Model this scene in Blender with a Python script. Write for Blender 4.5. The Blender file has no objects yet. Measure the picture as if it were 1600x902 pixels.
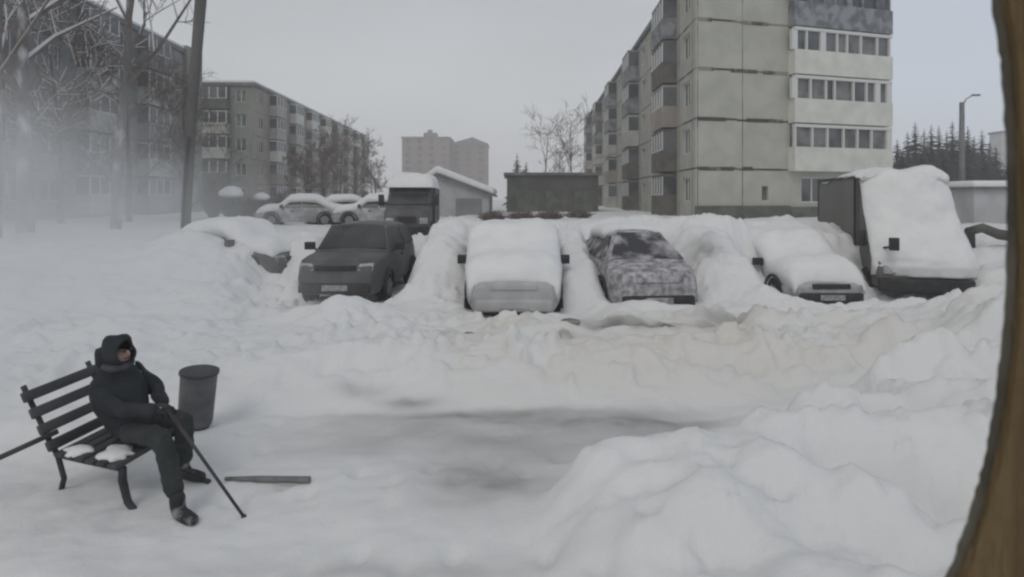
import bpy, bmesh, math, random
import numpy as np
from mathutils import Vector, Matrix
R = math.radians
C = bpy.context.scene.collection
sc = bpy.context.scene

# ------------------------------------------------------------------ camera
CAMH = 2.5
cd = bpy.data.cameras.new('camera'); cam = bpy.data.objects.new('camera', cd); C.objects.link(cam)
cam.location = (0, 0, CAMH); cam.rotation_euler = (R(90), 0, 0)
cd.sensor_width = 36; cd.lens = 20.25; cd.shift_y = -0.088; cd.clip_start = 0.05; cd.clip_end = 3000
sc.camera = cam
cd.dof.use_dof = True; cd.dof.focus_distance = 12; cd.dof.aperture_fstop = 4.0

# ------------------------------------------------------------------ world: overcast daylight
w = bpy.data.worlds.new('World'); sc.world = w; w.use_nodes = True
nt = w.node_tree; nt.nodes.clear()
SUN_EL, SUN_AZ = 48, 200
sky = nt.nodes.new('ShaderNodeTexSky'); sky.sky_type = 'NISHITA'; sky.sun_disc = False
sky.sun_elevation = R(SUN_EL); sky.sun_rotation = R(SUN_AZ); sky.dust_density = 6; sky.air_density = 1.5
hs = nt.nodes.new('ShaderNodeMix'); hs.data_type = 'RGBA'
hs.inputs[0].default_value = 0.93
hs.inputs[7].default_value = (4.15, 4.27, 4.42, 1)      # the cloud deck
tc = nt.nodes.new('ShaderNodeTexCoord'); ns = nt.nodes.new('ShaderNodeTexNoise')
ns.inputs['Scale'].default_value = 1.7; ns.inputs['Detail'].default_value = 4
mp = nt.nodes.new('ShaderNodeMapping'); mp.inputs['Scale'].default_value = (1, 1, 3)
mr = nt.nodes.new('ShaderNodeMapRange'); mr.inputs['To Min'].default_value = 0.80; mr.inputs['To Max'].default_value = 1.16
mul = nt.nodes.new('ShaderNodeVectorMath'); mul.operation = 'SCALE'
bg = nt.nodes.new('ShaderNodeBackground'); bg.inputs['Strength'].default_value = 0.10
wo = nt.nodes.new('ShaderNodeOutputWorld')
L = nt.links.new
L(sky.outputs[0], hs.inputs[6]); L(tc.outputs['Generated'], mp.inputs[0]); L(mp.outputs[0], ns.inputs['Vector'])
L(ns.outputs['Fac'], mr.inputs['Value']); L(hs.outputs[2], mul.inputs[0]); L(mr.outputs[0], mul.inputs['Scale'])
sx = nt.nodes.new('ShaderNodeSeparateXYZ'); L(tc.outputs['Generated'], sx.inputs[0])
ge = nt.nodes.new('ShaderNodeMapRange'); ge.inputs['From Min'].default_value = 0.0; ge.inputs['From Max'].default_value = .85; ge.inputs['To Min'].default_value = 1.20; ge.inputs['To Max'].default_value = .70
gx = nt.nodes.new('ShaderNodeMapRange'); gx.inputs['From Min'].default_value = 0.1; gx.inputs['From Max'].default_value = .7; gx.inputs['To Min'].default_value = 0; gx.inputs['To Max'].default_value = 1
L(sx.outputs[2], ge.inputs['Value']); L(sx.outputs[0], gx.inputs['Value'])
m2 = nt.nodes.new('ShaderNodeVectorMath'); m2.operation = 'SCALE'; L(mul.outputs[0], m2.inputs[0]); L(ge.outputs[0], m2.inputs['Scale'])
m3 = nt.nodes.new('ShaderNodeMix'); m3.data_type = 'RGBA'; m3.blend_type = 'MULTIPLY'; m3.inputs[7].default_value = (1.02, 1.10, 1.24, 1)
L(gx.outputs[0], m3.inputs[0]); L(m2.outputs[0], m3.inputs[6]); m3.clamp_result = False
L(m3.outputs[2], bg.inputs[0]); L(bg.outputs[0], wo.inputs[0])

sd = bpy.data.lights.new('sun', 'SUN'); sun = bpy.data.objects.new('sun', sd); C.objects.link(sun)
sd.energy = 0.5; sd.angle = R(25); sd.color = (1, 0.97, 0.93)
sun.rotation_euler = (R(90 - SUN_EL), 0, R(180 - SUN_AZ)); sun.location = (0, 0, 60)

sc.view_settings.view_transform = 'Standard'; sc.view_settings.look = 'None'
sc.view_settings.gamma = 1; sc.view_settings.exposure = 0.32
sc.render.engine = 'CYCLES'
sc.cycles.use_denoising = True
sc.cycles.pixel_filter_type = 'GAUSSIAN'; sc.cycles.filter_width = 2.7     # the soft optics of a cheap outdoor camera
sc.cycles.volume_step_rate = 2.0; sc.cycles.volume_max_steps = 64
sc.cycles.max_bounces = 6; sc.cycles.volume_bounces = 3

# ------------------------------------------------------------------ noise and small helpers
def S(v, a, b):
    t = np.clip((np.asarray(v, float) - a) / (b - a), 0, 1); return t * t * (3 - 2 * t)
_rs = np.random.RandomState(7); _T = _rs.rand(256, 256)
def vnoise(x, y):
    x = np.asarray(x, float); y = np.asarray(y, float)
    xi = np.floor(x).astype(int); yi = np.floor(y).astype(int)
    fx = x - xi; fy = y - yi; fx = fx * fx * fx * (fx * (fx * 6 - 15) + 10); fy = fy * fy * fy * (fy * (fy * 6 - 15) + 10)
    g = lambda a, b: _T[a & 255, b & 255]
    return (g(xi, yi) * (1 - fx) + g(xi + 1, yi) * fx) * (1 - fy) + (g(xi, yi + 1) * (1 - fx) + g(xi + 1, yi + 1) * fx) * fy - .5
def fbm(x, y, o=4, gain=.5):
    s = 0; a = 1
    for k in range(o):
        s = s + a * vnoise(x * 2 ** k + 17.3 * k, y * 2 ** k + 5.1 * k); a *= gain
    return s
def P(px, py, Y): return Vector(((px - 800) / 900 * Y, Y, CAMH - (py - 310) / 900 * Y))

def mk(name, bm, mat, parent=None, smooth=False, recalc=True):
    if recalc: bmesh.ops.recalc_face_normals(bm, faces=bm.faces)
    me = bpy.data.meshes.new(name); bm.to_mesh(me); bm.free()
    mats = mat if isinstance(mat, (list, tuple)) else [mat]
    for m in mats: me.materials.append(m)
    if smooth:
        for p in me.polygons: p.use_smooth = True
    o = bpy.data.objects.new(name, me); C.objects.link(o)
    if parent: o.parent = parent
    return o
def mkpy(name, vs, fs, mat, parent=None, smooth=False):
    me = bpy.data.meshes.new(name); me.from_pydata([tuple(v) for v in vs], [], fs); me.update()
    me.materials.append(mat)
    if smooth:
        for p in me.polygons: p.use_smooth = True
    o = bpy.data.objects.new(name, me); C.objects.link(o)
    if parent: o.parent = parent
    return o
def tag(o, label=None, cat=None, group=None, kind=None):
    if label: o['label'] = label
    if cat: o['category'] = cat
    if group: o['group'] = group
    if kind: o['kind'] = kind
    return o
def empty(name, loc=(0, 0, 0), rz=0, **k):
    o = bpy.data.objects.new(name, None); C.objects.link(o); o.location = loc; o.rotation_euler = (0, 0, rz)
    o.empty_display_size = .2
    return tag(o, **k)
def box(bm, x0, x1, y0, y1, z0, z1, M=None):
    v = [bm.verts.new((x, y, z)) for x in (x0, x1) for y in (y0, y1) for z in (z0, z1)]
    if M is not None:
        for q in v: q.co = M @ q.co
    for f in ((0, 1, 3, 2), (4, 6, 7, 5), (0, 4, 5, 1), (2, 3, 7, 6), (0, 2, 6, 4), (1, 5, 7, 3)):
        bm.faces.new([v[i] for i in f])
def frame_of(d):
    d = d.normalized(); a = Vector((0, 0, 1)) if abs(d.z) < .9 else Vector((1, 0, 0))
    u = d.cross(a).normalized(); return u, d.cross(u).normalized()
def tube(bm, pts, rads, n=6, cap=True):
    pts = [Vector(p) for p in pts]; rings = []
    for i, p in enumerate(pts):
        d = (pts[min(i + 1, len(pts) - 1)] - pts[max(i - 1, 0)])
        u, v = frame_of(d)
        r = rads[i] if isinstance(rads, (list, tuple)) else rads
        rings.append([bm.verts.new(p + u * math.cos(2 * math.pi * k / n) * r + v * math.sin(2 * math.pi * k / n) * r) for k in range(n)])
    for a, b in zip(rings, rings[1:]):
        for k in range(n): bm.faces.new((a[k], a[(k + 1) % n], b[(k + 1) % n], b[k]))
    if cap: bm.faces.new(rings[0][::-1]); bm.faces.new(rings[-1])
def prism(bm, poly, y0, y1):            # poly in x,z
    a = [bm.verts.new((x, y0, z)) for x, z in poly]; b = [bm.verts.new((x, y1, z)) for x, z in poly]
    n = len(poly); bm.faces.new(a); bm.faces.new(b[::-1])
    for k in range(n): bm.faces.new((a[k], b[k], b[(k + 1) % n], a[(k + 1) % n]))
def bevel(o, wd=.03, seg=3, ang=30):
    m = o.modifiers.new('bevel', 'BEVEL'); m.width = wd; m.segments = seg; m.limit_method = 'ANGLE'; m.angle_limit = R(ang); m.harden_normals = False
    for p in o.data.polygons: p.use_smooth = True
    return o

# ------------------------------------------------------------------ materials
def mat(name, col, rough=.7, col2=None, scale=4, lo=.4, hi=.6, bump=0, bscale=20, metal=0, detail=6, stretch=(1, 1, 1), spec=.3):
    m = bpy.data.materials.new(name); m.use_nodes = True; t = m.node_tree; b = t.nodes['Principled BSDF']
    b.inputs['Base Color'].default_value = (*col, 1); b.inputs['Roughness'].default_value = rough
    b.inputs['Metallic'].default_value = metal; b.inputs['Specular IOR Level'].default_value = spec
    tc = t.nodes.new('ShaderNodeTexCoord'); mp = t.nodes.new('ShaderNodeMapping'); mp.inputs['Scale'].default_value = stretch
    t.links.new(tc.outputs['Object'], mp.inputs[0])
    if col2:
        n = t.nodes.new('ShaderNodeTexNoise'); n.inputs['Scale'].default_value = scale; n.inputs['Detail'].default_value = detail
        r = t.nodes.new('ShaderNodeMapRange'); r.inputs['From Min'].default_value = lo; r.inputs['From Max'].default_value = hi
        x = t.nodes.new('ShaderNodeMix'); x.data_type = 'RGBA'; x.inputs[6].default_value = (*col, 1); x.inputs[7].default_value = (*col2, 1)
        t.links.new(mp.outputs[0], n.inputs['Vector']); t.links.new(n.outputs['Fac'], r.inputs[0]); t.links.new(r.outputs[0], x.inputs[0]); t.links.new(x.outputs[2], b.inputs['Base Color'])
    if bump:
        n = t.nodes.new('ShaderNodeTexNoise'); n.inputs['Scale'].default_value = bscale; n.inputs['Detail'].default_value = 6
        bp = t.nodes.new('ShaderNodeBump'); bp.inputs['Strength'].default_value = bump; bp.inputs['Distance'].default_value = .05
        t.links.new(mp.outputs[0], n.inputs['Vector']); t.links.new(n.outputs['Fac'], bp.inputs['Height']); t.links.new(bp.outputs[0], b.inputs['Normal'])
    return m
SNOW = (.80, .80, .79)
M = dict(
 snowcap=mat('snow_cap', SNOW, .7, (.74, .75, .76), 2.5, .4, .65, bump=.35, bscale=7),
 panel=mat('concrete_panel', (.45, .45, .40), .9, (.38, .38, .335), .9, .35, .65, bump=.15),
 panel_b=mat('rosy_panel', (.37, .315, .285), .9, (.27, .235, .21), .5, .35, .65),
 panel_g=mat('greenish_panel', (.27, .28, .245), .9, (.20, .21, .185), .6, .35, .65),
 panel_a=mat('grey_panel', (.30, .305, .305), .9, (.17, .175, .18), .3, .35, .65),
 seam=mat('joint_sealant', (.055, .055, .05), .9, (.24, .235, .21), .75, .47, .56),
 white=mat('white_cladding', (.68, .68, .62), .7, (.58, .58, .53), 1.2, .35, .65),
 cream=mat('cream_cladding', (.46, .45, .42), .7, (.36, .355, .33), 1.2, .35, .65),
 blue=mat('slate_blue_cladding', (.13, .138, .152), .7, (.26, .27, .285), 1.6, .42, .58),
 dkcl=mat('dark_cladding', (.09, .085, .075), .8, (.14, .13, .11), 1.5, .4, .6),
 frame=mat('window_frame_white', (.62, .62, .60), .5),
 glass=mat('window_glass', (.045, .05, .055), .12, (.13, .14, .15), .45, .42, .6, spec=.5),
 curtain=mat('curtained_glass', (.20, .20, .195), .35, (.09, .095, .10), 1.2, .4, .6),
 roof=mat('roof_edge', (.13, .13, .13), .9, (.2, .2, .2), 1),
 plinth=mat('plinth', (.085, .092, .075), .9, (.13, .14, .115), 1.5),
 brick=mat('far_brick', (.22, .17, .155), .9, (.17, .135, .125), .2, .35, .65),
 shed=mat('dark_green_shed', (.075, .08, .07), .9, (.105, .11, .10), .8),
 shedw=mat('pale_shed', (.46, .46, .47), .9, (.38, .38, .38), .8),
 bark=mat('bark', (.085, .07, .06), .95, (.05, .043, .038), 3, bump=.3),
 barkfrost=mat('frosted_bark', (.16, .155, .15), .95, (.62, .63, .64), 1.6, .5, .66, stretch=(1, 1, .5)),
 twig=mat('twig', (.20, .165, .15), .95, (.13, .105, .095), 2),
 birch=mat('birch_bark', (.2, .19, .18), .9, (.09, .085, .08), 2),
 spruce=mat('spruce_needles', (.032, .042, .040), .95, (.05, .062, .058), 1.2),
 shrub=mat('shrub_twigs', (.13, .125, .09), .95, (.085, .085, .065), 2),
 suv=mat('dark_grey_paint', (.075, .075, .075), .55, (.135, .135, .135), 1.6, .4, .65, spec=.4),
 grey=mat('pale_grey_paint', (.36, .36, .36), .6, (.50, .50, .50), 1.4, .38, .62),
 mott=mat('snow_spattered_paint', (.19, .185, .195), .7, (.50, .49, .515), 8, .36, .64, detail=14),
 mottglass=mat('snow_spattered_glass', (.05, .05, .055), .5, (.42, .41, .44), 2.6, .44, .64, detail=12),
 silver=mat('silver_paint_dusted', (.27, .275, .28), .6, (.5, .5, .5), 2, .42, .62),
 vanp=mat('truck_panel', (.145, .14, .132), .75, (.165, .16, .15), .7),
 carglass=mat('car_glass', (.04, .04, .042), .2, (.07, .07, .075), 1.5, spec=.5),
 black=mat('black_plastic', (.025, .025, .027), .6, (.04, .04, .04), 5),
 tyre=mat('tyre_rubber', (.022, .022, .023), .9, (.10, .10, .10), 7, .55, .7),
 rim=mat('rim_metal', (.25, .25, .25), .45, metal=.5),
 lamp=mat('headlight_glass', (.30, .31, .32), .15, (.42, .43, .44), 6, spec=.6),
 plate=mat('number_plate', (.36, .36, .35), .6, (.22, .22, .22), 14),
 red=mat('red_marker', (.18, .05, .05), .6),
 pole=mat('weathered_pole', (.085, .083, .075), .9, (.13, .127, .118), 2, bump=.2, stretch=(1, 1, .2)),
 steel=mat('galvanised_pole', (.19, .195, .2), .6, (.15, .155, .16), 2),
 slat=mat('dark_slat_paint', (.035, .037, .04), .6, (.07, .072, .075), 4, stretch=(1, .3, 1)),
 iron=mat('iron', (.028, .03, .034), .6, (.05, .052, .055), 5),
 coat=mat('dark_coat', (.022, .026, .030), .95, (.034, .038, .042), 6, bump=.4, bscale=12),
 trous=mat('dark_trousers', (.030, .036, .036), .95, (.045, .05, .05), 5, bump=.4, bscale=12),
 boot=mat('boot', (.028, .03, .03), .8, (.25, .26, .26), 9, .56, .7),
 skin=mat('skin', (.34, .23, .18), .6),
 scarf=mat('dark_scarf', (.04, .043, .047), .95, (.07, .073, .078), 7),
 bin=mat('bin_metal', (.085, .088, .092), .7, (.13, .133, .138), 4),
 plank=mat('plank', (.14, .14, .14), .9, (.2, .2, .2), 5),
 cane=mat('cane', (.035, .033, .035), .5, (.06, .055, .055), 6),
 dirt=mat('frozen_clod', (.12, .12, .11), .95, (.3, .3, .29), 6),
 timber=mat('brown_timber', (.21, .145, .068), .85, (.14, .088, .04), 3, .38, .62, bump=.8, bscale=30, detail=10, stretch=(5, 5, .6)),
 seal=mat('dark_edge_seal', (.07, .064, .048), .9, (.12, .11, .085), 12),
)

# ------------------------------------------------------------------ terrain
CL = [(-3.5, 11.7, .95, 4.6), (-.02, 10.1, .9, 4.3), (2.95, 11.0, .85, 4.0), (6.7, 12.2, .9, 4.3)]
FEET = []
_fr = random.Random(12)
for k_ in range(15):
    FEET.append((-2.3 + .31 * k_ + _fr.uniform(-.05, .05), 4.9 + .06 * k_ + (.13 if k_ % 2 else -.13) + _fr.uniform(-.05, .05)))
for k_ in range(10):
    FEET.append((-2.5 - .12 * k_ + (.14 if k_ % 2 else -.14) + _fr.uniform(-.04, .04), 5.4 + .42 * k_ + _fr.uniform(-.06, .06)))
for k_ in range(9):
    FEET.append((-1.4 + .33 * k_, 3.95 - .02 * k_ + (.12 if k_ % 2 else -.12) + _fr.uniform(-.05, .05)))
def terrain(x, y):
    x = np.asarray(x, float); y = np.asarray(y, float)
    h = .40 * S(y, 6.85, 8.1) * (.55 + .45 * S(x, -5, -1))
    h = h + .95 * S(y, 11.0, 15.5) * (1 - .0 * x) + .12 * S(y, 20, 60)
    rid = np.exp(-((y - 15.6 - .35 * np.sin(x * .9)) / 1.15) ** 2)
    h = h + rid * (.52 * S(x, -2.4, -1.4) * (1 - S(x, 8.2, 9.8)) + .30 * (1 - S(x, -5.4, -4.9)) * S(x, -11, -8.5))
    g = lambda cx, cy, sx, sy, a: a * np.exp(-((x - cx) / sx) ** 2 - ((y - cy) / sy) ** 2)
    h = h + sum(a_ * np.exp(-((x - c_) / w_) ** 4) * S(y, y0_, y0_ + 1.7) * (1 - S(y, 13.4, 15.8)) for c_, w_, y0_, a_ in ((-1.62, .74, 10.6, .78), (1.34, .46, 10.3, .74), (4.85, 1.0, 10.9, .62))) + g(.03, 9.8, 1.1, .22, .08)
    h = h + g(-2.95, 10.45, .5, .5, .46) + g(-3.75, 10.6, .6, .45, .16) + g(.35, 8.7, .8, .55, .22) + g(-1.6, 8.4, 1.2, .45, .10)
    h = h + g(-6.3, 9.6, 1.6, .8, .20) + g(2.1, 9.0, 1.3, .5, .15) - g(-4.9, 11.1, 1.0, .35, .14)
    h = h + g(2.6, 10.6, .8, .3, .10) - g(2.0, 8.95, .9, .16, .07) - g(4.7, 9.75, 1.3, .13, .06)
    c2 = S(x, 5.0, 5.7) * (1 - S(x, 9.7, 10.6)) * S(y, 11.0, 11.9) * (1 - S(y, 12.9, 14.6))
    h = h * (1 - c2) + .16 * c2
    h = h + g(8.6, 11.3, 1.5, .35, .18) + g(5.4, 11.5, .7, .35, .12)
    h = h + g(-4.7, 14.4, .2, 1.4, -.2) + g(-8.0, 14.0, 1.2, .8, .40) - g(-5.9, 14.2, .6, .8, .62) - g(-5.35, 12.7, .75, 1.0, .36)
    # dug-out ground beside the grey car
    cv = S(x, -5.0, -4.5) * (1 - S(x, -2.5, -1.9)) * S(y, 11.2, 11.9) * (1 - S(y, 16.0, 17.2))
    h = h * (1 - cv) + .24 * cv
    # near bank on the right
    yb = 4.85 + (x - .3) * .52 + .16 * np.sin(x * 2.3)
    bk = S(yb - y, -.10, .75) * S(x + .12 * np.sin(y * 3), .0, .9)
    h = h + .40 * bk + .75 * S(x, 2.2, 7.5) * (1 - S(y, 7.6, 10.4)) * S(y, -2, 2)
    h = h + .30 * S(x, 8.5, 12) * (1 - S(y, 11, 15)) * S(y, 6, 8)
    lump = .06 + .44 * bk * S(y, 2.2, 4) + .13 * S(y, 7, 8) * (1 - S(y, 17, 19)) + .22 * S(x, 2.2, 5) * (1 - S(y, 10, 12)) + .05 * S(y, 15, 20)
    h = h + lump * (fbm(x * .95 + 3, y * 1.5 + 9, 5, .48)) + .035 * fbm(x * 3.1, y * 3.1, 3)
    pb = S(y, 7.0, 7.6) * (1 - S(y, 9.8, 10.6)) + .75 * S(y, 10.6, 11.5) * (1 - S(y, 17, 20)) * (1 - S(np.abs(x), 14, 20)) + .45 * bk * S(y, 2.6, 4.2) + .35 * S(x, 2.2, 5) * (1 - S(y, 9, 10.5)) * S(y, 2.6, 4.2)
    h = h + np.clip(pb, 0, 1) * (.22 * (.25 - np.abs(vnoise(x * 1.7 + 4, y * 2.6 + 1))) + .12 * (.25 - np.abs(vnoise(x * 4.1, y * 5.3))) + .05 * (.25 - np.abs(vnoise(x * 9, y * 11))))
    h = h + np.clip(pb + .12, 0, 1) * .07 * S(vnoise(x * 5.3 + 3, y * 6.1), .16, .30) * (.5 + S(vnoise(x * .8, y * 1.1 + 9), -.1, .2))
    for fx_, fy_ in FEET: h = h - .055 * np.exp(-(((x - fx_) / .085) ** 2 + ((y - fy_) / .10) ** 2) ** 2)
    # furrows dug across the near bank
    h = h + .13 * bk * np.sin((x * .55 + y * 1.6) * 4.2 + 3 * vnoise(x * .8, y * .8)) * S(x, 1, 2.5)
    # wheel ruts of the lane
    ln = S(y, 5.0, 5.5) * (1 - S(y, 6.7, 7.1)) * (1 - bk)
    h = h - .05 * ln * (.6 + .8 * vnoise(x * 1.2, y * 5))
    h = h - .035 * np.exp(-((y - 6.75 + .05 * x) / .12) ** 2)
    tr = 10.15 + .22 * (x - 2) * S(x, 2, 3) - .02 * (x - 5) ** 2 * S(x, 5, 6)
    h = h - .10 * np.exp(-((y - tr) / .16) ** 2) * S(x, 1.2, 1.9) * (1 - S(x, 8.5, 9.5)) * (.7 + vnoise(x * 1.7, y))
    h = h + 1.6 * fbm(x * .01, y * .01, 3) * S(y, 120, 300)
    return h
def TZ(x, y): return float(terrain(x, y))
def stain_shade(x, y):
    e = lambda cx, cy, sx, sy, a: a * np.exp(-((x - cx) / sx) ** 2 - ((y - cy) / sy) ** 2)
    n = np.clip(.85 + .8 * fbm(x * 2.0, y * 3.0, 4), 0, 1.5)
    d = e(-.15, 5.15, .66, .55, .62) + e(1.1, 6.45, 1.3, .22, .50) + e(-.2, 6.8, 1.4, .10, .32) + e(-1.25, 7.05, .38, .10, .55) + e(-1.95, 7.25, .35, .12, .5)
    d = d + e(2.0, 9.0, .8, .22, 1.1) + e(4.7, 9.8, 1.3, .15, 1.0) + e(7.3, 10.1, 1.2, .13, .9) + e(3.3, 9.4, .8, .13, .9) + e(.75, 8.3, .35, .06, .6) + e(-1.4, 8.75, .9, .22, .35)
    d = d + e(-4.9, 11.1, .85, .14, .6) + e(-8.5, 17.6, .5, .3, .5) + e(-.9, 3.85, 1.5, .10, .35) + e(4.3, 12.9, .5, .5, .5) + e(-12, 22, 1.2, .5, .5)  # includes painted shade: the hollow by the grey car, the shadow between right-hand cars
    lane = S(y, 5.3, 5.9) * (1 - S(y, 6.7, 7.0)) * S(x, -3.4, -1.2) * (1 - S(x, 1.6, 2.6))
    return np.clip(d * n + .30 * lane * (.7 + .6 * n), 0, 1)
def axis(lims, dens):
    out = [lims[0]]
    while out[-1] < lims[1]: out.append(out[-1] + dens(out[-1]))
    return np.array(out)
xs = axis((-620, 620), lambda v: .045 + .016 * max(0, abs(v) - 6) + (.03 * max(0, abs(v) - 20)))
ys = axis((-60, 900), lambda v: (.045 + .012 * max(0, v - 12) + .03 * max(0, v - 30)) if v > 1.5 else .12 + .08 * abs(v - 1.5))
XX, YY = np.meshgrid(xs, ys); ZZ = terrain(XX, YY)
nx, ny = len(xs), len(ys)
me = bpy.data.meshes.new('snow_ground')
co = np.stack([XX, YY, ZZ], -1).reshape(-1, 3)
idx = np.arange(nx * ny).reshape(ny, nx)
fc = np.stack([idx[:-1, :-1], idx[:-1, 1:], idx[1:, 1:], idx[1:, :-1]], -1).reshape(-1, 4)
me.vertices.add(len(co)); me.vertices.foreach_set('co', co.ravel())
me.loops.add(fc.size); me.loops.foreach_set('vertex_index', fc.ravel())
me.polygons.add(len(fc)); me.polygons.foreach_set('loop_start', np.arange(len(fc)) * 4)
me.polygons.foreach_set('use_smooth', np.ones(len(fc), bool))
me.update(); me.validate()
at = me.attributes.new('stain_shade', 'FLOAT', 'POINT'); at.data.foreach_set('value', stain_shade(co[:, 0], co[:, 1]))
sand = np.exp(-((co[:, 1] - 8.6) / 1.5) ** 2) * S(co[:, 0], -2.2, .2) * (1 - S(co[:, 0], 4.5, 8)) * np.clip(.8 + 1.2 * fbm(co[:, 0] * .9, co[:, 1] * 1.6, 3), 0, 1)
at = me.attributes.new('grit', 'FLOAT', 'POINT'); at.data.foreach_set('value', sand)
gm = bpy.data.materials.new('trodden_snow'); gm.use_nodes = True; t = gm.node_tree; b = t.nodes['Principled BSDF']
b.inputs['Roughness'].default_value = .75; b.inputs['Specular IOR Level'].default_value = .2
def node(ty, **k):
    n = t.nodes.new(ty)
    for a, v in k.items(): setattr(n, a, v)
    return n
tcg = node('ShaderNodeTexCoord'); n1 = node('ShaderNodeTexNoise'); n1.inputs['Scale'].default_value = .7; n1.inputs['Detail'].default_value = 8
mx1 = node('ShaderNodeMix', data_type='RGBA'); mx1.inputs[6].default_value = (.80, .80, .79, 1); mx1.inputs[7].default_value = (.70, .71, .72, 1)
a1 = node('ShaderNodeAttribute', attribute_name='grit'); mx2 = node('ShaderNodeMix', data_type='RGBA'); mx2.inputs[7].default_value = (.67, .645, .60, 1)
a2 = node('ShaderNodeAttribute', attribute_name='stain_shade'); mx3 = node('ShaderNodeMix', data_type='RGBA'); mx3.inputs[7].default_value = (.20, .195, .185, 1)
n2 = node('ShaderNodeTexNoise'); n2.inputs['Scale'].default_value = 4; n2.inputs['Detail'].default_value = 9; n2.inputs['Roughness'].default_value = .6
bp = node('ShaderNodeBump'); bp.inputs['Strength'].default_value = .4; bp.inputs['Distance'].default_value = .06
for a_, b_ in ((tcg.outputs['Object'], n1.inputs['Vector']), (n1.outputs['Fac'], mx1.inputs[0]), (mx1.outputs[2], mx2.inputs[6]), (a1.outputs['Fac'], mx2.inputs[0]),
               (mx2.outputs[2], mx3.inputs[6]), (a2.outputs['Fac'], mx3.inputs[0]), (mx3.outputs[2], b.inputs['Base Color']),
               (tcg.outputs['Object'], n2.inputs['Vector']), (n2.outputs['Fac'], bp.inputs['Height']), (bp.outputs[0], b.inputs['Normal'])): t.links.new(a_, b_)
me.materials.append(gm)
g = bpy.data.objects.new('snow_ground', me); C.objects.link(g); tag(g, kind='structure', label='deep trodden snow over the yard and lane')

# ------------------------------------------------------------------ buildings
def wall_sheet(bm, W, u0, u1, z0, z1, ops, depth=.22):
    """W(u, d, z) -> point; ops = list of (ua, ub, za, zb) openings"""
    us = sorted({u0, u1, *[o[0] for o in ops], *[o[1] for o in ops]}); zs = sorted({z0, z1, *[o[2] for o in ops], *[o[3] for o in ops]})
    V = {}
    def vv(u, z):
        k = (round(u, 4), round(z, 4))
        if k not in V: V[k] = bm.verts.new(W(u, 0, z))
        return V[k]
    for a, b_ in zip(us, us[1:]):
        for c, d in zip(zs, zs[1:]):
            um, zm = (a + b_) / 2, (c + d) / 2
            if any(o[0] < um < o[1] and o[2] < zm < o[3] for o in ops): continue
            bm.faces.new((vv(a, c), vv(b_, c), vv(b_, d), vv(a, d)))
    for o in ops:
        q = [(o[0], o[2]), (o[1], o[2]), (o[1], o[3]), (o[0], o[3])]
        for k in range(4):
            (a, c), (b_, d) = q[k], q[(k + 1) % 4]
            bm.faces.new([bm.verts.new(W(a, 0, c)), bm.verts.new(W(b_, 0, d)), bm.verts.new(W(b_, -depth, d)), bm.verts.new(W(a, -depth, c))])
def lbox(bm, W, u0, u1, d0, d1, z0, z1):
    v = [bm.verts.new(W(u, d, z)) for u in (u0, u1) for d in (d0, d1) for z in (z0, z1)]
    for f in ((0, 1, 3, 2), (4, 6, 7, 5), (0, 4, 5, 1), (2, 3, 7, 6), (0, 2, 6, 4), (1, 5, 7, 3)): bm.faces.new([v[i] for i in f])
def mapper(p, q):
    p, q = Vector((*p, 0)), Vector((*q, 0)); d = (q - p).normalized(); n = Vector((d.y, -d.x, 0))
    return (lambda u, e, z: p + d * u + n * e + Vector((0, 0, z))), (q - p).length
def window(W, root, u0, u1, z0, z1, mull=1, transom=False, depth=.16, fw=.07):
    bm = bmesh.new(); e0, e1 = -depth, -depth + .07
    lbox(bm, W, u0, u1, e0, e1, z0, z0 + fw); lbox(bm, W, u0, u1, e0, e1, z1 - fw, z1)
    lbox(bm, W, u0, u0 + fw, e0, e1, z0 + fw, z1 - fw); lbox(bm, W, u1 - fw, u1, e0, e1, z0 + fw, z1 - fw)
    for k in range(mull):
        um = u0 + (u1 - u0) * (k + 1) / (mull + 1); lbox(bm, W, um - fw * .5, um + fw * .5, e0, e1, z0 + fw, z1 - fw)
    f = mk('window', bm, M['frame'], root)
    bm = bmesh.new(); bm.faces.new([bm.verts.new(W(u, e0 + .02, z)) for u, z in ((u0, z0), (u1, z0), (u1, z1), (u0, z1))]); mk('pane', bm, M['curtain' if random.Random(int(u0 * 77 + z0 * 131)).random() < .35 else 'glass'], f, recalc=False)
def loggia(W, root, u0, u1, z0, z1, out, m, par=.5, mull=3, name='balcony'):
    """glazed balcony box: parapet, glazing, slab; out = how far it stands out"""
    bm = bmesh.new(); h = z1 - z0
    lbox(bm, W, u0, u1, .003, out, z0, z0 + h * par)
    f = mk(name, bm, m, root)
    bm = bmesh.new(); lbox(bm, W, u0 + .02, u1 - .02, .003, out - .02, z1 - .16, z1); mk('canopy', bm, m, f)
    bm = bmesh.new(); za, zb = z0 + h * par, z1 - .16
    lbox(bm, W, u0 + .04, u1 - .04, .003, out - .06, za, zb); mk('pane', bm, M['glass'], f)
    bm = bmesh.new()
    lbox(bm, W, u0 + .03, u1 - .03, out - .075, out - .008, za + .003, za + .06)
    for k in range(mull + 2):
        um = u0 + .06 + (u1 - u0 - .12) * k / (mull + 1); lbox(bm, W, um - .05, um + .05, out - .07, out - .01, za, zb)
    mk('frame', bm, M['frame'], f)
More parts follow.
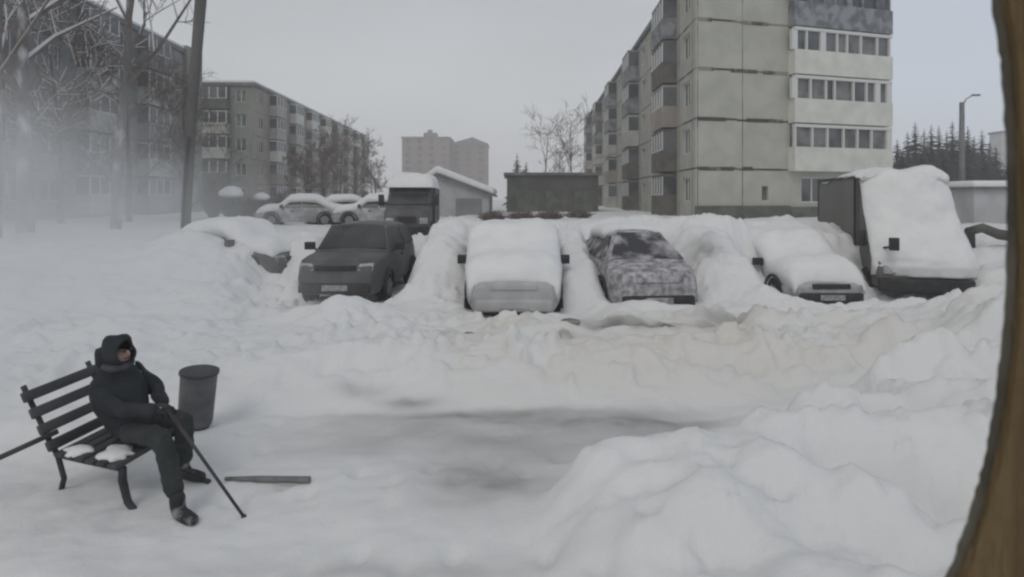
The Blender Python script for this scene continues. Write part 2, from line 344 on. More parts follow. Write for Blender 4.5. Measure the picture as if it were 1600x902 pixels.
def shell(root, quad, z0, z1, m, roofm, cap=.35):
    """plain closed walls behind the worked sheets + flat roof with parapet and a snow layer"""
    def pr(pts, a, b_):
        bm = bmesh.new(); lo = [bm.verts.new((x, y, a)) for x, y in pts]; hi = [bm.verts.new((x, y, b_)) for x, y in pts]
        bm.faces.new(lo); bm.faces.new(hi)
        for k in range(len(pts)): bm.faces.new((lo[k], lo[(k + 1) % len(pts)], hi[(k + 1) % len(pts)], hi[k]))
        return bm
    c = Vector((sum(p[0] for p in quad) / 4, sum(p[1] for p in quad) / 4))
    def off(d): 
        out = []
        for p in quad:
            v = Vector(p) - c; v2 = v + Vector((math.copysign(d, v.x), math.copysign(d, v.y))); out.append(tuple(c + v2))
        return out
    mk('roof', pr(off(.25), z1, z1 + cap), roofm, root)
    mk('roof_snow', pr(off(.12), z1 + cap + .003, z1 + cap + .25), M['snowcap'], root)

# -- right hand five-storey block, gable to the camera
bC = empty('apartment_building', (16, 36, 1.2), label='tall pale concrete panel apartment block, seamed blank gable facing the camera, white balcony bands', cat='building')
bC.location = (0, 0, 0)
P0, P1, P2, PF = (10.3, 32.3), (16.15, 33.6), (22.9, 35.5), (12.75, 99.5)
ZC = [1.35, 4.2, 7.0, 9.82, 12.6, 15.5]
WG, LG = mapper(P0, P1)
bm = bmesh.new(); wall_sheet(bm, WG, 0, LG, .6, 15.6, [(4.2, 4.62, 2.4, 3.2)]); mk('wall', bm, M['panel'], bC)
bm = bmesh.new(); lbox(bm, WG, 4.2, 4.62, -.25, -.18, 2.4, 3.2); mk('vent', bm, M['plinth'], bC)
bm = bmesh.new()
for z in ZC[1:5]:
    lbox(bm, WG, .05, 2.6, -.02, .012, z - .06, z + .06); lbox(bm, WG, 2.6, LG - .05, -.02, .010, z - .10, z + .02)
for z, a_, b_ in ((4.2, .2, 2.4), (4.22, 2.9, 3.6), (7.0, .1, 1.9), (7.0, 3.2, 5.6), (9.82, .2, 1.1), (9.8, 2.2, 3.9), (9.78, 4.3, 5.9), (12.6, .1, 1.0), (12.58, 2.9, 4.6)):
    lbox(bm, WG, a_, b_, -.02, .016, z - .13, z + .09)
for u in (.12, 2.95): lbox(bm, WG, u - .02, u + .02, -.02, .008, 1.4, 15.5)
mk('panel_joint', bm, M['seam'], bC)
WL, LL = mapper(P1, P2)
bm = bmesh.new()
ops = [(.9, 2.5, 2.25, 3.75)]
for k in range(1, 5): ops.append((.25, LL - .25, ZC[k] + 1.25, ZC[k + 1] - .35))
wall_sheet(bm, WL, 0, LL, .6, 15.6, ops, .3); mk('wall', bm, M['panel'], bC)
window(WL, bC, .9, 2.5, 2.25, 3.75, 1)
for k in range(1, 5):
    z0, z1 = ZC[k], ZC[k + 1]
    bm = bmesh.new(); lbox(bm, WL, -.05, LL + .1, .003, .55, z0 - .12, z0 + 1.28)
    f = mk('balcony', bm, M['white'] if k < 4 else M['blue'], bC)
    n = 7 if k != 1 else 6
    bm = bmesh.new()
    us = [.05 + (LL - .1) * (j + random.Random(k * 9 + j).uniform(-.25, .25) * (0 < j < n)) / n for j in range(n + 1)]
    for j, u in enumerate(us):
        ww = .07 if random.Random(k * 31 + j).random() < .6 else .26
        lbox(bm, WL, u - ww, u + ww * .5, .30, .50, z0 + 1.283, z1 - .36)
    lbox(bm, WL, -.03, LL + .08, .28, .53, z1 - .377, z1 - .20)
    mk('frame', bm, M['frame'] if k < 4 else M['blue'], f)
    for j in range(n):
        bm = bmesh.new(); lbox(bm, WL, us[j] + .004, us[j + 1] - .004, .02, .36, z0 + 1.30, z1 - .39); mk('pane', bm, M['curtain' if random.Random(k * 57 + j * 3).random() < .4 else 'glass'], f)
bm = bmesh.new(); lbox(bm, WG, -.06, LG, .003, .14, .5, 2.08); lbox(bm, WL, 0, LL, .003, .17, .5, 2.0); mk('plinth', bm, M['plinth'], bC)
WF, LF = mapper(PF, P0)       # long facade; u measured from the far end, so flip
def WFn(u, e, z): return WF(LF - u, e, z)
ops = []; rr = random.Random(3)
cols = []
u = 1.2; k = 0
while u < LF - 3:
    cols.append((u, 'w' if k % 4 in (0, 2) else ('l' if k % 4 == 1 else 'w2'))); u += 3.0 if cols[-1][1] != 'l' else 4.2; k += 1
loglist = []
for u, ty in cols:
    for s in range(5):
        z0 = ZC[s]
        if ty == 'l': loglist.append((u, s, z0)); continue
        ops.append((u, u + (1.5 if ty == 'w' else 1.1), z0 + .95, z0 + 2.4))
bm = bmesh.new(); wall_sheet(bm, WFn, 0, LF, .5, 15.6, ops); mk('wall', bm, M['panel'], bC)
bm = bmesh.new()
for z in ZC[1:5]: lbox(bm, WFn, 0, LF, -.02, .010, z - .05, z + .05)
for u, ty in cols: lbox(bm, WFn, u - .55, u - .49, -.02, .008, 1.4, 15.5)
mk('panel_joint', bm, M['seam'], bC)
for o in ops: window(WFn, bC, *o, 1)
for u, s, z0 in loglist:
    r_ = rr.random(); m_ = M['dkcl'] if (u < 12 and s in (1, 3)) else (M['blue'] if s >= 3 else (M['cream'] if r_ > .6 else M['panel_b'] if r_ > .25 else M['dkcl']))
    loggia(WFn, bC, u, u + 3.2, z0 + .02, z0 + 2.7, .95, m_)
bm = bmesh.new()
P3 = (PF[0] + 12, PF[1] + .8)
for (a, b_) in ((PF, P3), (P3, P2)):
    v = [bm.verts.new((*a, .5)), bm.verts.new((*b_, .5)), bm.verts.new((*b_, 15.6)), bm.verts.new((*a, 15.6))]; bm.faces.new(v)
mk('wall', bm, M['panel'], bC)
shell(bC, [P0, P2, P3, PF], 15.6, 15.6, M['panel'], M['roof'])

# -- left blocks
def long_block(label, corner, far, width, zb, zt, walls, cladd, name='apartment_building', pattern='wlwwlw', endbay=True, step=(2.9, 3.6)):
    root = empty(name, (0, 0, 0), label=label, cat='building')
    W, Ln = mapper(corner, far); hs = (zt - zb) / 5; rr = random.Random(int(abs(corner[1] * 10)))
    u = 1.6; k = 0; ops = []; lg = []
    while u < Ln - 3:
        ty = pattern[k % len(pattern)]
        for s in range(5):
            z0 = zb + s * hs
            if ty == 'l': lg.append((u, s, z0))
            else: ops.append((u, u + 1.5, z0 + .9, z0 + 2.3))
        u += step[1] if ty == 'l' else step[0]; k += 1
    bm = bmesh.new(); wall_sheet(bm, W, 0, Ln, zb - 1, zt, ops); mk('wall', bm, walls, root)
    for o in ops: window(W, root, *o, 1)
    for u, s, z0 in lg: loggia(W, root, u, u + 3.0, z0 + .05, z0 + hs - .1, .9, cladd[rr.randrange(len(cladd))], mull=2)
    bm = bmesh.new()
    for s in range(1, 5): lbox(bm, W, 0, Ln, -.02, .01, zb + s * hs - .04, zb + s * hs + .04)
    mk('panel_joint', bm, M['seam'], root)
    d = (Vector(far) - Vector(corner)).normalized(); n = Vector((-d.y, d.x))
    Cc = tuple(Vector(corner) + n * width); Ff = tuple(Vector(far) + n * width)
    return root, W, Ln, hs, Cc, Ff
# facade seen from its right: corner = near end, far = far end, building body lies to the left (-x)
rA, WA, LA, hA, cA, fA = long_block('near left apartment block, grey and snow-hazed, behind the frosted trees', (-27.5, 17), (-28.9, 53), 12, 1.4, 15.2, M['panel_a'], [M['cream'], M['panel_a'], M['blue'], M['cream']], pattern='wlwlwwl')
for a, b_ in ((cA, (-27.5, 17)), ((-28.9, 53), fA), (fA, cA)):
    W_, L_ = mapper(a, b_); bm = bmesh.new(); wall_sheet(bm, W_, 0, L_, .4, 15.2, []); mk('wall', bm, M['panel_g'], rA)
bm = bmesh.new(); lbox(bm, WA, LA - 2.6, LA + .1, .01, .35, .6, 15.9); mk('end_pier', bm, M['panel_g'], rA)
shell(rA, [(-27.5, 17), (-28.9, 53), fA, cA], 15.2, 15.2, None, M['roof'])
rB, WB, LB, hB, cB, fB = long_block('second left apartment block, rosy grey facade receding past brown bare trees', (-28.8, 64), (-30.2, 118), 12, 1.4, 15.0, M['panel_b'], [M['cream'], M['white'], M['panel_b']], pattern='wlwl', step=(3.2, 3.4))
W_, L_ = mapper(cB, (-28.8, 64)); ops = []
for s in range(5):
    z0 = 1.4 + s * hB; ops += [(L_ - 1.9, L_ - .7, z0 + .9, z0 + 2.3)]
bm = bmesh.new(); wall_sheet(bm, W_, 0, L_, .4, 15.0, ops); mk('wall', bm, M['panel_g'], rB)
for o in ops: window(W_, rB, *o, 1)
for s in range(1, 5):
    z0 = 1.4 + s * hB
    loggia(W_, rB, L_ - 5.4, L_ - 2.5, z0 + .05, z0 + hB - .12, .8, [None, M['plinth'], M['cream'], M['cream'], M['shed']][s], par=.45, mull=2)
for a, b_ in (((-30.2, 118), fB), (fB, cB)):
    W2, L2 = mapper(a, b_); bm = bmesh.new(); wall_sheet(bm, W2, 0, L2, .4, 15.0, []); mk('wall', bm, M['panel_b'], rB)
shell(rB, [(-28.8, 64), (-30.2, 118), fB, cB], 15.0, 15.0, None, M['roof'])

# -- far twin tower
def tower(label, px0, px1, pytop, Y, dep, bump_px=None, peak=None):
    root = empty('tower_block', (0, 0, 0), label=label, cat='building', group='brick towers far behind the yard')
    a = P(px0, pytop, Y); b_ = P(px1, pytop, Y); W_, L_ = mapper((a.x, Y), (b_.x, Y)); zt = a.z
    n = 9; hs = (zt - 1.5) / n; ops = []
    m_ = max(3, int(L_ / 4.2))
    for s in range(n):
        for j in range(m_):
            uc = L_ * (j + .5) / m_; ops.append((uc - .9, uc + .9, 1.5 + s * hs + .9, 1.5 + s * hs + 2.3))
    bm = bmesh.new(); wall_sheet(bm, W_, 0, L_, 0, zt, ops)
    for e in ((0, 1), (1, 0)): pass
    for u in (0, L_): bm.faces.new([bm.verts.new(W_(u, d, z)) for d, z in ((0, 0), (-dep, 0), (-dep, zt), (0, zt))])
    bm.faces.new([bm.verts.new(W_(u, -dep, z)) for u, z in ((0, 0), (L_, 0), (L_, zt), (0, zt))]); mk('wall', bm, M['brick'], root)
    for o in ops:
        bm = bmesh.new(); bm.faces.new([bm.verts.new(W_(u, -.15, z)) for u, z in ((o[0], o[2]), (o[1], o[2]), (o[1], o[3]), (o[0], o[3]))]); mk('window', bm, M['glass'], root)
    bm = bmesh.new(); lbox(bm, W_, -.3, L_ + .3, -dep - .3, .3, zt, zt + .6); mk('roof', bm, M['roof'], root)
    if bump_px:
        x0 = P(bump_px[0], 0, Y).x - a.x; x1 = P(bump_px[1], 0, Y).x - a.x; z2 = P(0, bump_px[2], Y).z
        bm = bmesh.new(); lbox(bm, W_, x0, x1, -8, -3, zt + .6, z2); lbox(bm, W_, x0 + 1.3, x1 - 2, -7, -5, z2, z2 + 1.4); mk('lift_house', bm, M['brick'], root)
    if peak:
        x0, x1, xp = [P(v, 0, Y).x - a.x for v in peak[:3]]; zp = P(0, peak[3], Y).z
        bm = bmesh.new(); f = [bm.verts.new(W_(u, -.5, z)) for u, z in ((x0, zt + .6), (x1, zt + .6), (xp, zp))]; g_ = [bm.verts.new(W_(u, -10, z)) for u, z in ((x0, zt + .6), (x1, zt + .6), (xp, zp))]
        bm.faces.new(f); bm.faces.new(g_[::-1])
        for k in range(3): bm.faces.new((f[k], f[(k + 1) % 3], g_[(k + 1) % 3], g_[k]))
        mk('gable_roof', bm, M['roof'], root)
tower('left far brick tower with a small lift house on its flat roof', 628, 702, 216, 225, 16, (660, 680, 206))
tower('right far brick tower with a low pointed roof', 704, 761, 226, 232, 16, None, (704, 761, 738, 214))

# -- snow-roofed cottage / garage in the middle distance
def gable_house(name, label, x0, x1, y0, y1, zb, ze, zp, m, cat='building', xp=None, over=.4):
    root = empty(name, (0, 0, 0), label=label, cat=cat); xp = (x0 + x1) / 2 if xp is None else xp
    bm = bmesh.new(); prism(bm, [(x0, zb), (x1, zb), (x1, ze), (xp, zp), (x0, ze)], y0, y1); mk('wall', bm, m, root)
    def sl(dz0, dz1, ex, nm, mm):
        bm = bmesh.new()
        prism(bm, [(x0 - ex, ze - ex * (zp - ze) / (xp - x0) + dz0), (xp, zp + dz0), (x1 + ex, ze - ex * (zp - ze) / (x1 - xp) + dz0),
                   (x1 + ex, ze - ex * (zp - ze) / (x1 - xp) + dz1), (xp, zp + dz1 * 1.1), (x0 - ex, ze - ex * (zp - ze) / (xp - x0) + dz1)], y0 - ex, y1 + ex)
        o = mk(nm, bm, mm, root); return o
    sl(.003, .12, over, 'roof', M['roof']); bevel(sl(.124, .62, over - .04, 'roof_snow', M['snowcap']), .2, 3)
    return root
gh = gable_house('snow_roofed_garage', 'pale low garage under a thick sloping snow roof, behind the parked cars', -7.0, -1.6, 40, 47, 1.0, 2.75, 4.1, M['shedw'], xp=-5.2)
bm = bmesh.new(); box(bm, -3.9, -2.1, 39.93, 39.995, 1.2, 2.5); mk('door', bm, M['panel_a'], gh)
# dark green flat-roofed building
dg = empty('utility_building', (0, 0, 0), label='long dark green flat-roofed building between the garage and the concrete block', cat='building')
bm = bmesh.new(); a = P(792, 274, 46); b_ = P(935, 276, 46); box(bm, a.x, b_.x, 46, 54, .8, a.z); mk('wall', bm, M['shed'], dg)
bm = bmesh.new(); box(bm, a.x - .25, b_.x + .25, 45.75, 54.25, a.z + .003, a.z + .22); mk('roof', bm, M['roof'], dg)
for k in range(3):
    bm = bmesh.new(); xk = a.x + .8 + k * 2.3; box(bm, xk, xk + 1.7, 45.93, 45.99, 1.1, 3.1); mk('garage_door', bm, M['plinth'], dg)
# pale shed far right
rs_ = empty('pale_shed', (0, 0, 0), label='white flat-roofed shed with a snow slab on top, right of the spruces', cat='shed')
a = P(1522, 296, 26); bm = bmesh.new(); box(bm, a.x, a.x + 6, 26, 30, .9, a.z); mk('wall', bm, M['shedw'], rs_)
bm = bmesh.new(); box(bm, a.x - .2, a.x + 6.2, 25.8, 30.2, a.z + .003, a.z + .08); mk('roof', bm, M['roof'], rs_)
bm = bmesh.new(); box(bm, a.x - .18, a.x + 6.1, 25.82, 30.1, a.z + .083, a.z + .4); bevel(mk('roof_snow', bm, M['snowcap'], rs_), .12, 4)
# narrow pale tower far right beyond forest
pt = empty('tower_block', (0, 0, 0), label='pale tall block glimpsed beside the brown timber edge, beyond the spruces', cat='building')
a = P(1566, 208, 130); bm = bmesh.new(); box(bm, a.x, a.x + 14, 130, 133.5, 0, a.z); mk('wall', bm, M['shedw'], pt)
bm = bmesh.new(); box(bm, a.x - .2, a.x + 14.2, 129.8, 133.7, a.z + .003, a.z + .5); mk('roof', bm, M['roof'], pt)
for k in range(5):
    for j in range(3):
        bm = bmesh.new(); box(bm, a.x + 1 + j * 4.2, a.x + 2.8 + j * 4.2, 129.93, 129.99, 3 + k * 2.9, 4.4 + k * 2.9); mk('window', bm, M['glass'], pt)

# ------------------------------------------------------------------ trees
def grow(bmT, bmB, base, h, r, rnd, spread=.5, levels=4, up=.35, kids=(4, 6), first=.3, snow=None, tw=.011):
    def seg(p, d, ln, rad, lv):
        n = 5 if lv == 0 else 3; pts = [p.copy()]; rads = [rad]; q = p.copy(); dd = d.copy()
        for i in range(n):
            dd = (dd + Vector((rnd.uniform(-1, 1), rnd.uniform(-1, 1), rnd.uniform(-.6, 1) * .7)) * (.06 if lv == 0 else .2)).normalized()
            q = q + dd * ln / n; pts.append(q.copy()); rads.append(max(tw * .6, rad * (1 - .75 * (i + 1) / n)))
        tube(bmT if lv == 0 else bmB, pts, rads, 8 if lv == 0 else (5 if lv == 1 else 3), cap=lv < 2)
        if snow is not None and lv >= 1 and lv < 4 and rnd.random() < .75:
            tube(snow, [a + Vector((0, 0, rr_ * .9 + .012)) for a, rr_ in zip(pts, rads)], [max(.02, x * .9) for x in rads], 4, cap=True)
        if lv >= levels: return
        nk = rnd.randint(*kids) + (4 if lv == 0 else 0)
        for k in range(nk):
            t = first + (1 - first) * (k + rnd.random()) / nk if lv == 0 else .2 + .8 * rnd.random()
            i = min(int(t * n), n - 1); fr = t * n - i; st = pts[i].lerp(pts[i + 1], fr)
            ax = (pts[i + 1] - pts[i]).normalized(); u_, v_ = frame_of(ax); an = rnd.uniform(0, 6.28)
            side = u_ * math.cos(an) + v_ * math.sin(an)
            nd = (ax * (1 - spread) + side * spread * 1.3 + Vector((0, 0, up * rnd.random()))).normalized()
            seg(st, nd, ln * rnd.uniform(.38, .6) * (1.1 - .35 * t if lv == 0 else 1), max(tw, rads[i] * .5), lv + 1)
    seg(Vector(base), Vector((0, 0, 1)), h, r, 0)
def bare_tree(label, x, y, h, r, seed, name='bare_tree', bark='bark', twm='twig', snow=False, group=None, cat='tree', **k):
    z = TZ(x, y) - .2; root = empty(name, (x, y, z), label=label, cat=cat, group=group)
    a, b_ = bmesh.new(), bmesh.new(); s_ = bmesh.new() if snow else None
    grow(a, b_, (0, 0, 0), h, r, random.Random(seed), snow=s_, **k)
    mk('trunk', a, M[bark], root, True); mk('crown', b_, M[twm], root)
    if snow: mk('branch_snow', s_, M['snowcap'], root)
    return root
G1 = 'snow-laden trees in front of the near left block'
bare_tree('stout frosted tree with a pale trunk at the left edge of the yard', -19.0, 22.5, 15, .30, 1, bark='barkfrost', snow=True, group=G1, levels=4, kids=(5, 7), tw=.022)
bare_tree('frosted tree whose snowy boughs reach over the roof corner, right of the pale trunk', -17.2, 25, 17.5, .22, 5, bark='barkfrost', snow=True, group=G1, levels=4, kids=(5, 7), tw=.02, spread=.42, first=.35)
bare_tree('frosted tree cropped by the top left corner of the view', -16.3, 18.2, 12, .15, 8, bark='barkfrost', snow=True, group=G1, levels=4, kids=(5, 7), tw=.018, spread=.38, first=.4)
bare_tree('brown twiggy tree hiding the left block entrance', -20.6, 31, 8.2, .16, 11, group=G1, levels=4, kids=(5, 7), first=.1, tw=.016)
bare_tree('brown twiggy tree standing close left of the utility pole', -20.2, 36, 7.6, .14, 12, group=G1, levels=4, kids=(5, 6), first=.1, tw=.016)
bare_tree('low dark bare tree against the left block wall', -23.5, 30, 9, .16, 13, snow=True, group=G1, levels=4, kids=(4, 6), first=.15, tw=.016)
G2 = 'brown bare trees along the second left block'
for i, (px, Y, hh, lb) in enumerate(((505, 62, 6.5, 'brown bare tree, leftmost along the second left block'), (532, 70, 8, 'brown bare tree, tallest of those along the second left block'),
                                 (556, 76, 7, 'brown bare tree near the far corner of the second left block'), (588, 70, 4.6, 'short brown bare tree in the gap left of the garage'),
                                 (480, 52, 4.2, 'low brown bare tree above the snowed-in far cars'))):
    bare_tree(lb, (px - 800) / 900 * Y, Y, hh, .13, 40 + i, group=G2, levels=4, kids=(5, 6), first=.1, tw=.022)
G3 = 'thin birches behind the green building'
for i, (px, Y, hh, lb) in enumerate(((852, 62, 8.2, 'slim bare birch, left one of the pair behind the green building'), (893, 60, 8.6, 'bare birch standing close beside the concrete block end'),
                                     (872, 66, 6.4, 'short thin birch between the two taller birches'))):
    bare_tree(lb, (px - 800) / 900 * Y, Y, hh, .11, 60 + i, name='birch_tree', bark='birch', twm='twig', group=G3, levels=3, kids=(4, 5), first=.35, tw=.022)

def conifer(label, x, y, h, rb, seed, group, dens=1.0, name='spruce_tree'):
    rnd = random.Random(seed); z = TZ(x, y) - .2; root = empty(name, (x, y, z), label=label, cat='tree', group=group)
    bm = bmesh.new(); tube(bm, [(0, 0, 0), (0, 0, h * .5), (0, 0, h * .97)], [h * .014, h * .009, .01], 6); mk('trunk', bm, M['bark'], root, True)
    bm = bmesh.new(); nl = int(24 * dens + 6)
    for i in range(nl):
        t = i / (nl - 1); zz = h * (.12 + .88 * t); rr_ = rb * (1 - t) ** .85 * rnd.uniform(.75, 1.15) + .05
        nb = max(5, int(13 * (1 - t) + 4))
        for k in range(nb):
            an = 6.283 * (k + rnd.random()) / nb; ln = rr_ * rnd.uniform(.6, 1.15); d = Vector((math.cos(an), math.sin(an), -.35 + .3 * t)); s_ = Vector((-math.sin(an), math.cos(an), 0))
            p = Vector((0, 0, zz + rnd.uniform(-.1, .1)))
            for q in range(3):
                f0, f1 = q / 3, (q + 1.3) / 3; wd = ln * .50 * (1.15 - f0) + .05
                c0 = p + d * ln * f0; c1 = p + d * ln * f1 + Vector((0, 0, -.06 * ln * f1))
                dz = Vector((0, 0, rnd.uniform(.03, .12) * ln + .02))
                v = [bm.verts.new(c0 - s_ * wd * .5 - dz), bm.verts.new(c0 + dz * .4), bm.verts.new(c0 + s_ * wd * .5 - dz), bm.verts.new(c1 + s_ * rnd.uniform(-.3, .3) * wd)]
                bm.faces.new((v[0], v[3], v[1])); bm.faces.new((v[1], v[3], v[2]))
    mk('crown', bm, M['spruce'], root, recalc=False)
G4 = 'dark spruces beyond the box truck'
spr = [(1402, 218, 60, 'short spruce hard against the white balcony wall'), (1418, 205, 66, 'narrow spruce second from the balcony wall'), (1430, 190, 62, 'pointed spruce above the truck cab snow'),
       (1444, 200, 70, 'spruce right of the pointed one above the truck'), (1455, 194, 58, 'full dark spruce left of the twin tips'), (1467, 196, 66, 'dark spruce with a crooked tip, left of the lamp post'),
       (1479, 204, 72, 'lower spruce beside the lamp post on its left'), (1488, 188, 60, 'tall spruce touching the lamp post from the left'), (1500, 192, 68, 'spruce directly behind the lamp post'),
       (1512, 198, 58, 'tall spruce close right of the lamp post'), (1522, 212, 66, 'medium spruce above the shed corner'), (1534, 203, 62, 'sharp-tipped spruce above the white shed'),
       (1546, 220, 70, 'blunt spruce towards the timber edge'), (1556, 228, 60, 'rightmost short spruce before the timber edge'), (1410, 232, 52, 'low front spruce behind the truck roof'),
       (1440, 236, 50, 'broad low spruce behind the truck roof snow'), (1474, 232, 50, 'broad low spruce just right of the truck roof'), (1508, 236, 50, 'broad low spruce at the foot of the lamp post'), (1538, 240, 52, 'broad low spruce behind the shed roof')]
for i, (px, py, Y, lb) in enumerate(spr):
    top = P(px, py, Y); conifer(lb, top.x, Y, top.z - TZ(top.x, Y) + .2, 1.9 + .6 * random.Random(i).random(), 100 + i, G4, dens=1.5)
top = P(808, 244, 62); conifer('small dark spruce rising over the left end of the green building', top.x, 62, top.z - .9, 1.5, 90, None)
top = P(822, 258, 64); conifer('stubby spruce just right of the small one over the green building', top.x, 64, top.z - .9, 1.6, 91, None)

# shrubs: snow-capped bushes at the foot of the second left block
def shrub(label, px, Y, rad, h, seed, capped, group='shrubs along the second left block', mt='shrub'):
    x = (px - 800) / 900 * Y; z = TZ(x, Y) - .1; rnd = random.Random(seed)
    root = empty('snowy_shrub', (x, Y, z), label=label, cat='shrub', group=group)
    bm = bmesh.new()
    for k in range(150):
        an = rnd.uniform(0, 6.28); tl = rnd.uniform(.05, 1); rr_ = rad * tl; p0 = Vector((math.cos(an) * .1, math.sin(an) * .1, 0)); hh = h * rnd.uniform(.7, 1.05) * math.sqrt(max(.1, 1 - tl ** 2 * .6))
        p1 = Vector((math.cos(an) * rr_ * .6, math.sin(an) * rr_ * .6, hh * .5)); p2 = Vector((math.cos(an) * rr_, math.sin(an) * rr_, hh))
        tube(bm, [p0, p1, p2], [.03, .022, .012], 3, cap=False)
        for q in range(3):
            e = p1.lerp(p2, rnd.random()); tube(bm, [e, e + Vector((rnd.uniform(-.3, .3), rnd.uniform(-.3, .3), rnd.uniform(0, .3)))], [.015, .008], 3, cap=False)
    mk('twigs', bm, M[mt], root)
    if capped:
        bm = bmesh.new(); bmesh.ops.create_icosphere(bm, subdivisions=3, radius=1)
        for v in bm.verts:
            n_ = 1 + .25 * float(fbm(v.co.x * 2 + seed, v.co.y * 2 + v.co.z, 3)); v.co = Vector((v.co.x * rad * .8 * n_, v.co.y * rad * .8 * n_, h * .95 + (v.co.z * rad * (.55 if v.co.z > 0 else .25)) * n_))
        mk('snow_cover', bm, M['snowcap'], root, True)
shrub('round shrub under a white snow ball by the pole', 361, 34, .85, 1.7, 1, True)
shrub('smaller snow-capped shrub right of the snow ball', 409, 36, .6, 1.5, 2, True)
shrub('tall greenish shrub between the pole and the snow ball', 332, 36, 1.1, 2.6, 3, False)
shrub('greenish shrub between the two snow-capped ones', 386, 38, 1.1, 1.6, 4, False)
shrub('wide greenish shrub behind the snow-covered far cars', 436, 42, 1.4, 1.9, 5, False)
G5 = 'scrub poking from the snow bank by the green building'
for i, (px, lb) in enumerate(((770, 'scrub clump at the right foot of the garage'), (815, 'scrub clump below the left end of the green building'), (858, 'scrub clump below the middle of the green building'), (905, 'scrub clump by the corner of the concrete block'))):
    shrub(lb, px, 30 + i, .9, .42, 20 + i, False, group=G5, mt='twig')

